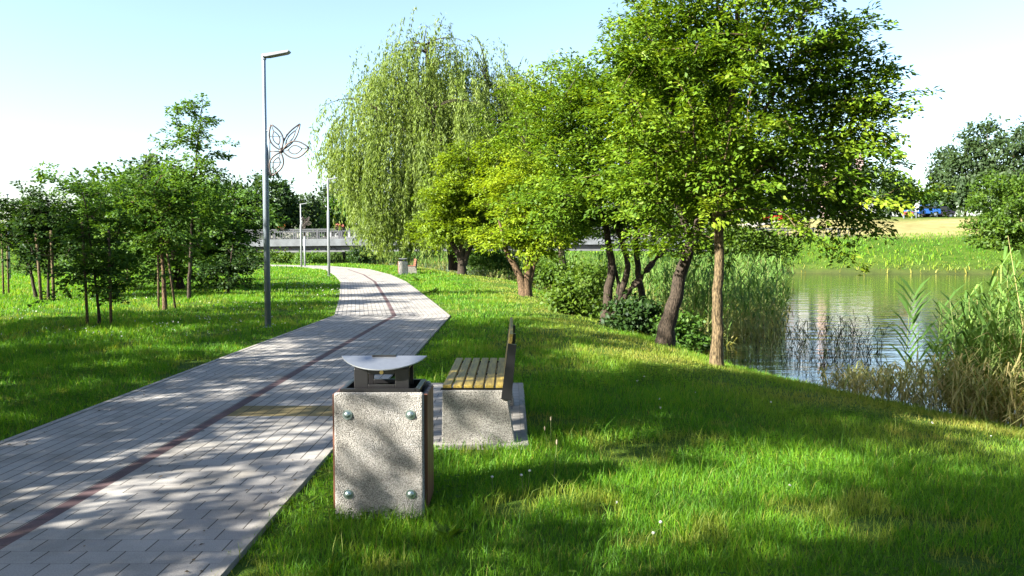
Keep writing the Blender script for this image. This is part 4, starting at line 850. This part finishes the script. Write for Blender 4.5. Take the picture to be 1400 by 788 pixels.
# ------------------------------------------------------------------ bin and bench
def make_bin(label, loc, rz):
    t = thing('litter_bin', label, 'litter bin', loc, rz, 'litter bins along the path')
    Wp, Hp = .535, .752   # front panel; local origin at the middle of the base
    for sg in (-1, 1):
        p = MB().box((0, sg*.205, Hp/2-.03), (Wp, .05, Hp+.06)).build('concrete_panel', M['aggregate'], t, bevel=.016, seg=4)
        for bx in (-.185, .19):
            for bz in (.622, .142):
                b_ = MB(); b_.tube([(bx, sg*.229, bz), (bx, sg*.234, bz)], .029, 20)
                b_.tube([(bx, sg*.234, bz), (bx, sg*.240, bz), (bx, sg*.245, bz), (bx, sg*.248, bz)], [.021, .020, .014, .005], 16); b_.build('bolt', M['bolt'], p, smooth=True)
    for sg in (-1, 1):
        s_ = MB()
        for k in range(4): s_.box((sg*.274, -.135+k*.09, .385), (.026, .080, .70))
        s_.build('side_panel', M['slat_red'], t, bevel=.004)
        for zr in (.70, .12): MB().box((sg*.248, 0, zr), (.012, .355, .03)).build('side_rail', M['black'], t)
    ln = MB(); ln.box((0, 0, .06), (.44, .34, .012))
    for sg in (-1, 1): ln.box((sg*.222, 0, .41), (.008, .345, .72)); ln.box((0, sg*.168, .41), (.436, .008, .72))
    for sg in (-1, 1): ln.box((sg*.226, 0, .762), (.03, .36, .012)); ln.box((0, sg*.17, .7625), (.42, .03, .012))
    ln.build('liner', M['black'], t)
    fr = MB()
    for sg in (-1, 1):
        for yy in (-.10, .10): fr.box((sg*.125, yy, .815), (.085, .02, .13))
    for yy in (-.10, .10): fr.box((0, yy, .862), (.165, .02, .036)); fr.box((0, yy, .768), (.165, .02, .028))
    fr.box((0, 0, .892), (.335, .20, .03)); fr.build('lid_support', M['black'], t, bevel=.003)
    lid = MB(); n = 24; chord, sag, drop = .266, .175, .060; R_ = (chord**2+sag**2)/(2*sag)
    for sg in (-1, 1):
        top = [(-chord, 0)] + [((-chord)*math.cos(PI*k/n), 0) for k in range(0)] ; arc = []
        for k in range(n+1):
            x = -chord+2*chord*k/n; y = math.sqrt(max(R_*R_-x*x, 0))-(R_-sag); arc.append((x, max(y, 0)))
        P = [(x, sg*y, .945-drop*(y/sag)) for x, y in arc]; Pb = [(x, y, z-.006) for x, y, z in P]
        m_ = len(P); lid.add(P+Pb, [tuple(range(m_)), tuple(range(2*m_-1, m_-1, -1))]+[(i, i+1, i+1+m_, i+m_) for i in range(m_-1)])
    lid.build('lid', M['steel'], t)
    MB().box((0, 0, .946), (.15, .035, .010)).build('ash_slot', M['black'], t, bevel=.003)
    MB().tube([(0, -.109, .858), (0, -.117, .858)], .012, 16).build('lock', M['brass'], t)
    return t
bin0 = make_bin('concrete-fronted litter bin with a steel lid in the grass beside the path', (-.795, 4.93, -.02), rad(0))
bin1 = copy_tree(bin0); bin1.location = (-6.45, 47.1, 0); bin1.rotation_euler = (0, 0, rad(12)); bin1['label'] = 'small distant pale litter bin by the path below the willow'

def make_bench(label, loc, rz, slat, back):
    t = thing('park_bench', label, 'bench', loc, rz, 'benches along the path')
    # local origin: front near corner of the near leg; +y along the bench, sitters face -x
    LEN = 1.62
    for y0 in (0, LEN-.10):
        MB().prism([(0, -.02), (.605, -.02), (.53, .432), (.008, .432)], 'y', y0, y0+.10).build('concrete_leg', M['aggregate_grey'], t, bevel=.012, seg=3)
    for y0 in (.04, LEN-.035, LEN/2): MB().box((.262, y0, .441), (.535, .035, .016)).build('seat_rail', M['black'], t)
    for k in range(6): MB().box((.045+k*.0865, LEN/2, .463), (.070, LEN-.02, .026)).build('seat_slat', slat, t, bevel=.004)
    a = math.atan2(.085, .67)
    def bp(s, d=0): return (.520+s*math.sin(a)+d*math.cos(a), .36+s*math.cos(a)-d*math.sin(a))
    for y0 in (-.016, LEN-.030, LEN/2):
        d0 = .001 if y0 == LEN/2 else -.034
        poly = [bp(0, d0), bp(.455, d0), bp(.455, .034), bp(0, .05)]
        MB().prism(poly, 'y', y0, y0+.045).build('back_bracket', M['black'], t)
    for k in range(4):
        s0 = .085+k*.116; c = bp(s0+.05, -.016); MB().box((c[0], LEN/2, c[1]), (.028, LEN-.07, .100), ry=a).build('backrest_slat', back, t, bevel=.004)
    return t
bench0 = make_bench('wooden slatted park bench on trapezoid concrete legs behind the near bin', (-.575, 6.44, 0), 0, M['slat'], M['slat'])
bench1 = make_bench('distant bench with a red-brown backrest behind the far bin', (-6.35, 48.3, -.02), rad(12), M['slat_brown'], M['slat_brown'])

# ------------------------------------------------------------------ lamps, stakes, posts
GLP = 'street lamps beside the path'
def lamp(label, x, y, H, head_az, ornament, mat, r0=.062):
    g = ground(x, y); t = thing('street_lamp', label, 'street lamp', (x, y, g), 0, GLP)
    MB().lathe([(r0, -.1), (r0, H*.66), (r0*.62, H*.68), (r0*.60, H-.03), (r0*.5, H)], n=14).build('pole', mat, t, smooth=True)
    MB().lathe([(r0*1.6, -.05), (r0*1.6, .015), (r0*1.05, .03)], n=14).build('base_collar', mat, t)
    d = (math.cos(head_az), math.sin(head_az)); hd = MB()
    hd.tube([(0, 0, H-.09), (0, 0, H+.01)], r0*.8, 10)
    hb = MB(); hb.prism([(-.03, H-.035), (.06, H-.05), (.50, H+.035), (.53, H+.075), (.50, H+.085), (.02, H+.012)], 'y', -.085, .085); head = hb.build('lamp_head', M['lamp_white'], t, bevel=.012)
    head.rotation_euler = (0, 0, head_az); hd.build('head_socket', mat, t)
    lens = MB(); lens.prism([(.10, H-.050), (.48, H+.022), (.48, H+.028), (.10, H-.036)], 'y', -.065, .065); l_ = lens.build('lamp_lens', M['lamp_lens'], head)
    if ornament:
        # a wrought-iron flower on a side tube; px offsets in the photograph scaled to metres
        s_ = 16.0/F; br = MB(); zt, zb = (447-174)*s_, (447-240)*s_
        br.tube([(.085, -.01, zb), (.085, -.01, zt)], .02, 10)
        for z in (zb+.08, zt-.08, (zb+zt)/2): br.box((.07, -.01, z), (.05, .03, .03))
        br.build('ornament_bracket', mat, t, smooth=True)
        hub = np.array([(386-364)*s_, -.02, (447-207)*s_])
        def petal(tx, ty, wid, depth, big=True):
            tip = np.array([(tx-364)*s_, -.02+depth, (447-ty)*s_]); ax = tip-hub; L_ = np.linalg.norm(ax); a_ = ax/L_; n_ = np.cross(a_, np.array([0, 1., 0])); n_ /= np.linalg.norm(n_); mb = MB()
            def out(sc_, off, wd_, sg): return [hub+a_*(L_*(off+sc_*u))+n_*(sg*wd_*math.sin(PI*u)**.85*(1-.25*u)) for u in np.linspace(0, 1, 15)]
            for sg in (-1, 1): mb.tube(out(.95, .05, wid, sg), .016, 6); mb.tube(out(.50, .25, wid*.50, sg), .012, 6)
            mb.tube([hub+a_*(L_*.1), hub+a_*(L_*.30)], .008, 6); mb.tube([hub+a_*(L_*.75), hub+a_*(L_*.99)], .008, 6)
            mb.build('petal', M['iron'], t, smooth=True)
        petal(373, 171, .15, 0); petal(408, 168, .10, .22); petal(425, 203, .19, -.08); petal(373, 240, .15, -.02)
        mb = MB(); mb.lathe([(.001, -.045), (.045, -.02), (.05, .02), (.001, .05)], tuple(hub), 10); mb.tube([hub, (.085, -.01, hub[2])], .012, 6)
        mb.build('ornament_hub', M['iron'], t, smooth=True)
        for z in (187, 222): MB().tube([(.085, -.01, (447-z)*s_), (hub[0]+.01, -.02, (447-z)*s_)], .006, 5).build('ornament_rod', M['iron'], t)
    return t
lamp('tall grey street lamp with a wrought-iron flower on its pole', -4.92, 16., 5.42, 0, True, M['galv'])
lamp('white street lamp at the bend of the path before the bridge', -10.25, 44.6, 5.42, .1, False, M['lamp_white'], .075)
l3 = lamp('farthest street lamp with an iron flower standing close to the bridge', -17.05, 64.5, 5.1, .1, True, M['lamp_white'], .08)
q = P3(12, 338, 40); lamp('thin street lamp glimpsed among the staked trees at the lawn end', q[0], 40., 4.3, 2.6, False, M['lamp_white'], .05)
MB0 = MB(); MB0.tube([(0, 0, -.1), (0, 0, 2.45)], .07, 12); MB0.lathe([(.08, 2.45), (.08, 2.49), (.02, 2.52)], n=12)
o = MB0.build('post', M['lamp_white'], smooth=True); q = P3(416.5, 338, 66); o.location = (q[0], 66, ground(q[0], 66)); tag(o, 'short pale post standing beside the farthest street lamp', 'post')
def mast(label, px, ytop, Y):
    q = P3(px, ytop, Y); g = ground(q[0], Y); t = thing('street_lamp', label, 'street lamp', (q[0], Y, g), 0, 'tall masts beyond the bridge'); H = q[2]-g
    MB().lathe([(.11, -.2), (.06, H)], n=10).build('pole', M['lamp_white'], t, smooth=True); MB().tube([(0, 0, H-.05), (.5, 0, H+.1), (1.2, 0, H+.15)], .05, 8).build('arm', M['lamp_white'], t)
mast('tall thin lamp mast rising above the lawn trees beyond the bridge', 317, 232, 110); mast('pale mast showing through the leaves of the slim sapling', 286, 262, 108); mast('white lamp pole on the road across the river by the cars', 1258, 236, 104)
GST = 'stakes holding the young trees'
def stake(label, px, py, Y, H, lean=0., r_=.03):
    q = P3(px, py, Y); g = ground(q[0], Y); mb = MB(); mb.tube([(0, 0, -.15), (lean*.5, 0, H*.5), (lean, 0, H)], [r_, r_*.95, r_*.9], 8); o = mb.build('stake', M['stake'], smooth=True); o.location = (q[0], Y, g); return tag(o, label, 'stake', GST)
stake('upright brown stake on the path-facing side of the sparse sapling', 152, 447, 16.2, 1.95); stake('pale-footed stake on the lawn side of the sparse sapling', 120, 449, 16.1, 2.1, -.05)
stake('stake leaning away from the pale-barked tree before the oak', 241, 427, 20.5, 2.2, -.30); stake('short stake close against the pale-barked tree', 217, 425, 20.8, 1.7, .02)
stake('thick stake joined by the crossbar, nearer the leaning tree', 57, 417, 23.3, 2.0, -.10, .045); stake('thick stake joined by the crossbar, farther from the leaning tree', 74, 415, 23.6, 2.1, -.03, .045)
q1, q2 = P3(55, 349, 23.3), P3(74, 350, 23.6); o = MB().tube([tuple(q1-q1), tuple(q2-q1)], .03, 8).build('crossbar', M['stake']); o.location = q1; tag(o, 'short wooden crossbar nailed between two thick stakes', 'crossbar')
stake('thin stake before the thin lamp at the lawn end', 12, 402, 26, 2.2); stake('thin stake at the lawn end under the darkest leaves', 5, 404, 25.5, 2.0)
stake('orange-brown stake in the sunlit grass behind the oak', 175, 386, 35, 1.5, .0, .05)

# ------------------------------------------------------------------ bridge
def bridge():
    t = thing('bridge', 'pale concrete road bridge with dark railings over the river', 'bridge', (-10, 88, 0), 0)
    cm = simple('weathered_concrete', (.17, .19, .21), .85, 0, .30, 1.2, .3, 10); cm2 = simple('stained_concrete', (.15, .16, .17), .85, 0, .35, .9, .3, 8)
    rm = simple('dark_railing_steel', (.10, .105, .12), .5, .3); asp = simple('bridge_asphalt', (.06, .06, .06), .9)
    def zc(x): return .42*(1-((x-14)/46)**2)     # gentle camber, local x
    xs = np.linspace(-44, 44, 23)
    def strip(mb, y0, y1, z0, z1):
        for i in range(len(xs)-1):
            a, b_ = xs[i], xs[i+1]; P = [(x, y, z+zc(x)) for x in (a, b_) for y in (y0, y1) for z in (z0, z1)]
            mb.add(P, [(0, 1, 3, 2), (4, 6, 7, 5), (0, 4, 5, 1), (2, 3, 7, 6), (0, 2, 6, 4), (1, 5, 7, 3)])
    mb = MB(); strip(mb, 0, 9, 1.45, 2.2); mb.build('deck', cm, t)
    mb = MB(); strip(mb, .45, 8.5, .78, 1.447); g = mb.build('girder', cm2, t)
    mb = MB(); strip(mb, .6, 8.4, 2.203, 2.23); mb.build('roadway', asp, t)
    for y0 in (.12, 8.82):
        mb = MB(); strip(mb, y0-.05, y0+.05, 3.12, 3.22); strip(mb, y0-.03, y0+.03, 2.30, 2.36)
        for x in np.arange(-44, 44, .28): mb.box((x, y0, 2.74+zc(x)), (.045, .045, .78))
        for x in np.arange(-44, 44, 2.6): mb.box((x, y0, 2.68+zc(x)), (.16, .12, .94))
        rl = mb.build('railing', rm, t)
        hr = MB(); strip(hr, y0-.07, y0+.07, 3.223, 3.27); hr.build('handrail', cm, rl)
    for x in (-20, 8, 30):
        mb = MB(); mb.box((x, 4.5, -.5+.5), (1.1, 7, 2.3+2*zc(x)*0)); mb.build('pier', cm2, t)
    # illegible sprayed scrawl on the girder
    r = np.random.default_rng(5)
    for nm, c, x0, x1 in (('graffiti', (.20, .045, .05), -20.5, -16), ('graffiti', (.05, .05, .06), -14.5, -10.5)):
        mb = MB(); x = x0
        while x < x1:
            pts = [(x+.25*k/4+r.normal(0, .08), .445, 1.12+zc(x)+r.uniform(-.22, .22)) for k in range(6)]; mb.tube(pts, .03, 5); x += r.uniform(.35, .6)
        mb.build(nm, simple('spray_paint', c, .7), g)
    t.location = (-8, 84.5, 0); t.rotation_euler = (0, 0, rad(-3))
    return t
BR = bridge()

# ------------------------------------------------------------------ cars and far road
def make_car(label, paint, loc, rz, van=False, group='cars parked across the river'):
    t = thing('parked_car', label, 'van' if van else 'car', loc, rz, group); L_, Wc = (4.9, 1.95) if van else (4.3, 1.75)
    prof = [(-2.45, .35), (-2.42, .95), (-1.75, 1.10), (-1.2, 2.0), (2.35, 2.05), (2.45, 1.6), (2.45, .35)] if van else [(-2.15, .32), (-2.15, .66), (-2.0, .82), (-1.05, .94), (1.5, .98), (2.05, .95), (2.15, .7), (2.12, .32)]
    MB().prism(prof, 'y', -Wc/2, Wc/2).build('body', paint, t, bevel=.09, seg=3)
    gp = [(-1.55, 1.2), (-1.2, 1.85), (-.4, 1.85), (-.4, 1.2)] if van else [(-1.0, .95), (-.35, 1.40), (.95, 1.42), (1.6, .98)]
    g_ = MB()
    if van: g_.prism(gp, 'y', -Wc/2-.012, Wc/2+.012)
    else: g_.prism(gp, 'y', -Wc/2+.10, Wc/2-.10)
    g_.build('window', M['glass'], t, bevel=.03)
    if not van: MB().prism([(-.40, 1.385), (.95, 1.405), (.90, 1.46), (-.25, 1.45)], 'y', -Wc/2+.14, Wc/2-.14).build('roof', paint, t, bevel=.03)
    for x in (-1.3, 1.35):
        for sg in (-1, 1):
            wh = MB().tube([(x, sg*(Wc/2-.2), .31), (x, sg*(Wc/2+.01), .31)], .31, 20).build('wheel', M['tyre'], t)
            MB().tube([(x, sg*(Wc/2+.011), .31), (x, sg*(Wc/2+.02), .31)], .19, 16).build('rim', M['galv'], wh)
    for sg in (-1, 1):
        MB().box((-L_/2-.005 if not van else -2.45, sg*.6, .70), (.05, .32, .13)).build('headlight', M['lamp_white'], t, bevel=.02); MB().box((L_/2-.01 if not van else 2.45, sg*.65, .78), (.05, .2, .15)).build('tail_light', M['car_red'], t, bevel=.02)
    return t
def far_spot(px, Y): q = P3(px, 338, Y); return (q[0], Y, ground(q[0], Y)+.03)
make_car('bright blue car parked beside the white road sign', M['car_blue'], far_spot(1258, 101.5), rad(4)); make_car('dark purple car parked behind the blue one', M['car_dark'], far_spot(1280, 104.), rad(20))
make_car('red car showing in pieces through the leaves across the river', M['car_red'], far_spot(1062, 103.), 0); make_car('white van half hidden behind the hanging leaves across the river', M['car_white'], far_spot(1166, 104.), 0, True)
def planter(label, px, petal, seed):
    # a flower box hung on the near railing of the bridge
    Yb = 84.6; q = P3(px, 338, Yb); x = q[0]; lx = x+8; zt = 3.27+.42*(1-((lx-14)/46)**2); yy = 84.5+.12+lx*math.tan(rad(-3)); t = thing('flower_box', label, 'flower box', (x, yy-.17, zt-.05), rad(-3), 'flower boxes on the bridge')
    MB().prism([(-.12, .25), (.12, .25), (.09, 0), (-.09, 0)], 'x', -.45, .45).build('trough', M['bark_dark'], t)
    r = np.random.default_rng(seed); n = 80; pos = np.column_stack([r.uniform(-.5, .5, n), r.normal(0, .12, n), .25+np.abs(r.normal(0, .14, n))])
    leaf_mesh('blossoms', pos, r.normal(0, 1, (n, 3)), r.normal(0, 1, (n, 3)), np.full(n, .14), np.full(n, .12), np.full(n, .5), petal, t, np.zeros(3))
    leaf_mesh('leaves', pos-np.array([0, 0, .12]), r.normal(0, 1, (n, 3)), r.normal(0, 1, (n, 3)), np.full(n, .16), np.full(n, .1), np.full(n, .4), M['leaf_bush'], t, np.zeros(3))
planter('flower box of orange blossoms on the bridge railing', 381, M['car_orange'], 1); planter('flower box of brownish red blossoms on the bridge railing', 463, M['red_fence'], 2)
xs = np.arange(10, 200, 3.); Vr = []; Qr = []
for i, x in enumerate(xs):
    yb = float(np.interp(x, farx, fary))+33
    for dy in (0, 7): Vr.append((x, yb+dy, 0))
Vr = np.array(Vr); Vr[:, 2] = terrain(Vr[:, :2]); Vr[:, 2] = np.maximum.reduce([Vr[:, 2]])+.06
for i in range(len(xs)-1): Qr.append((2*i, 2*i+2, 2*i+3, 2*i+1))
tag(mesh_np('road', Vr, Qr, None, simple('pale_road_surface', (.36, .34, .31), .9, 0, .15, .5)), kind='structure')
t = thing('road_sign', 'white round road sign on a thin post beside the blue car', 'road sign', far_spot(1251.5, 100.)); MB().tube([(0, 0, -.2), (0, 0, 1.9)], .04, 8).build('post', M['galv'], t)
MB().tube([(0, -.03, 1.55), (0, -.06, 1.55)], .34, 24).build('sign_disc', M['sign_white'], t); MB().box((0, -.045, .95), (.5, .03, .35)).build('sign_plate', M['sign_white'], t)
t = thing('barrier', 'low faded red barrier beside the white road sign', 'barrier', far_spot(1240, 100.)); MB().box((0, 0, .55), (1.3, .08, .5)).build('board', M['red_fence'], t)
for sg in (-1, 1): MB().box((sg*.5, 0, .2), (.08, .2, .5)).build('leg', M['galv'], t)

# ------------------------------------------------------------------ apartment blocks far behind
def tower(label, px0, px1, ytop, Y, wall, cols, rows, accents=None):
    a, b_ = P3(px0, ytop, Y), P3(px1, ytop, Y); w_ = b_[0]-a[0]; g = 1.0; H = a[2]-g; t = thing('apartment_block', label, 'apartment block', ((a[0]+b_[0])/2, Y, g))
    wl = MB(); wl.box((0, 6, H/2-1), (w_, 12, H+2)); wl.build('wall', wall, t); rf = MB(); rf.box((0, 6, H+.2), (w_+.5, 12.5, .4)); rf.box((w_*.1, 6, H+1.4), (4, 4, 2)); rf.build('roof', M['galv'], t)
    for i in range(cols):
        for j in range(rows):
            x = -w_/2+(i+.5)*w_/cols; z = (j+.6)*H/rows; f_ = MB(); f_.box((x, -.02, z), (w_/cols*.45, .1, H/rows*.5)); f_.build('window', M['glass'], t)
    for fx, fw, mt in (accents or []): MB().box((fx*w_, -.5, H/2+.3), (fw*w_, 1.0, H+.6)).build('stair_tower', mt, t)
slate = simple('slate_blue_render', (.24, .27, .31), .9); grey = simple('grey_render', (.40, .41, .43), .9); white = simple('white_render', (.50, .51, .53), .9); pink = simple('pink_render', (.56, .40, .37), .9)
tower('grey apartment tower rising behind the hanging willow strands', 450, 502, 250, 240, grey, 6, 7)
tower('white apartment block with pink stair towers hidden behind the bank tree', 1092, 1182, 215, 210, slate, 9, 9, [(-.38, .13, white), (-.10, .10, pink), (.18, .10, white), (.42, .10, pink)])

# ------------------------------------------------------------------ small plants in the grass
GW = 'seed heads standing in the lawn'
def flower(label, px, py, H, lean, kind_):
    q = G(px, py, -.03); x, y = q[0], q[1]; g = ground(x, y); t = thing('wildflower', label, 'wildflower', (x, y, g), 0, GW)
    MB().tube([(0, 0, -.02), (lean*.3, 0, H*.5), (lean, 0, H)], [.0022, .002, .0016], 5).build('stem', M['grass_stem'], t)
    hd = MB()
    if kind_ == 'puff': hd.lathe([(.002, -.006), (.008, -.003), (.010, .003), (.006, .008), (.001, .010)], (lean, 0, H), 8); hd.build('head', M['white_flower'], t)
    else: hd.lathe([(.002, -.002), (.006, .006), (.006, .024), (.001, .036)], (lean, 0, H), 8); hd.build('head', M['seed'], t)
M['grass_stem'] = simple('green_stem', (.13, .17, .05), .7)
for a in (('tall pale seed head rising alone beside the bench pad', 757, 668, .30, .02, 'seed'), ('white fluffy head on a short stem near the bin', 673, 680, .13, 0, 'puff'), ('short pale head between the bin and the tall seed head', 715, 682, .15, -.01, 'puff'),
          ('taller white head beside the short pale one near the bin', 722, 680, .17, .01, 'puff'), ('brown seed head by the corner of the bench pad', 753, 612, .22, 0, 'seed'), ('thin seed head next to the bench pad corner', 748, 614, .15, -.02, 'seed'), ('white dot flower low in the shaded corner of the lawn', 893, 756, .08, 0, 'puff'), ('white dot flower farther up the lawn beside a grass clump', 903, 742, .09, 0, 'puff')): flower(*a)
def weed(label, px, py, n, L_, seed):
    q = G(px, py, -.03); x, y = q[0], q[1]; base = np.array([x, y, ground(x, y)]); r = np.random.default_rng(seed); a = np.arange(n)*2.4+r.normal(0, .3, n)
    d = np.column_stack([np.cos(a), np.sin(a), r.uniform(.25, 1.1, n)]); pos = base+np.column_stack([np.cos(a)*.01, np.sin(a)*.01, np.full(n, .01)])
    o = leaf_mesh('weed', pos, d, np.array([0, 0, 1.])+r.normal(0, .2, (n, 3)), L_*r.uniform(.7, 1.2, n), L_*.42*r.uniform(.8, 1.2, n), np.full(n, .55), M['leaf_bush'], None, base); o.location = base
    tag(o, label, 'weed', 'broad-leaved weeds in the grass')
for a in (('leafy weed growing against the foot of the bin front', 512, 704, 12, .11, 1), ('smaller weed before the middle of the bin front', 540, 706, 9, .08, 2), ('pale broad weed at the bottom of the path edge', 452, 778, 9, .09, 3), ('dark dock leaves on the lawn below the bin', 610, 742, 9, .12, 4),
          ('dark weed tuft at the edge of the path before the far bin', 592, 402, 10, .28, 5), ('upright weed in the bright grass just this side of the distant bin', 572, 386, 10, .38, 6), ('broad weed in the bright grass near the path corner', 420, 690, 8, .07, 7)): weed(*a)
# white clover scattered over the lawn
r = np.random.default_rng(77); P = np.stack([r.uniform(-16, -4.5, 1100), r.uniform(10, 34, 1100)], 1); P = P[(np.abs(P[:, 0]) < .66*P[:, 1]) & ~inside(P, PATHPOLY)]; P = P[vnoise(P[:, 0], P[:, 1], 3, 9) > .45]
P = np.concatenate([P, np.stack([r.uniform(-1.5, 4, 14), r.uniform(3.4, 12, 14)], 1)]); P = P[sshore(P) > 3]; P = P[~((P[:, 0] > -1.5) & (P[:, 0] < .2) & (P[:, 1] > 6.3) & (P[:, 1] < 9.4)) & ~((P[:, 0] < -1.3) & (P[:, 1] < 9))]
n = len(P); pos = np.column_stack([P, terrain(P)+r.uniform(.09, .15, n)]); k = np.repeat(np.arange(n), 3); s_ = .012+.0005*P[k, 1]
o = leaf_mesh('clover_flowers', pos[k], r.normal(0, 1, (3*n, 3)), r.normal(0, 1, (3*n, 3)), s_, s_, np.full(3*n, .5), M['white_flower'], None, np.zeros(3)); tag(o, kind='stuff')

# dry leaves and crumbs of soil lying along the path
r = np.random.default_rng(88); P = np.stack([r.uniform(-4.1, -1.5, 260), r.uniform(3, 17, 260)], 1); e_ = r.uniform(0, 1, 260) < .6; P[e_, 0] = np.where(r.uniform(0, 1, e_.sum()) < .5, -4.12+np.abs(r.normal(0, .12, e_.sum())), -1.5-np.abs(r.normal(0, .12, e_.sum())))
n = len(P); o = leaf_mesh('leaf_litter', np.column_stack([P, r.uniform(.004, .012, n)]), np.column_stack([r.normal(0, 1, (n, 2)), np.zeros(n)]), np.array([0, 0, 1.])+r.normal(0, .25, (n, 3)), r.uniform(.012, .045, n), r.uniform(.008, .022, n), np.full(n, .5), M['stake'], None, np.zeros(3)); tag(o, kind='stuff')

# clover and other small broad leaves low in the lawn
r = np.random.default_rng(91); P = np.stack([r.uniform(-6, 7, 30000), r.uniform(3, 12, 30000)], 1); P = P[(np.abs(P[:, 0]) < .66*P[:, 1]+.6) & ~inside(P, PATHPOLY) & (vnoise(P[:, 0], P[:, 1], .7, 15) > .58)]; P = P[(sshore(P) > 2.4) & (segdist(P, PATHPOLY) > .1)]
P = P[~((P[:, 0] > -1.55) & (P[:, 0] < .25) & (P[:, 1] > 6.3) & (P[:, 1] < 9.4))]; P = P[~((P[:, 0] > -1.1) & (P[:, 0] < -.48) & (P[:, 1] > 4.66) & (P[:, 1] < 5.2))]
n = len(P); pos = np.column_stack([P, terrain(P)+r.uniform(.02, .09, n)]); k = np.repeat(np.arange(n), 3); a = np.tile(np.array([0, 2.094, 4.189]), n)+np.repeat(r.uniform(0, 6.28, n), 3)
o = leaf_mesh('clover', pos[k], np.column_stack([np.cos(a), np.sin(a), np.full(3*n, .15)]), np.array([0, 0, 1.])+r.normal(0, .25, (3*n, 3)), r.uniform(.014, .026, 3*n), r.uniform(.012, .022, 3*n), r.normal(.35, .15, 3*n), M['leaf_bush'], None, np.zeros(3)); tag(o, kind='stuff')
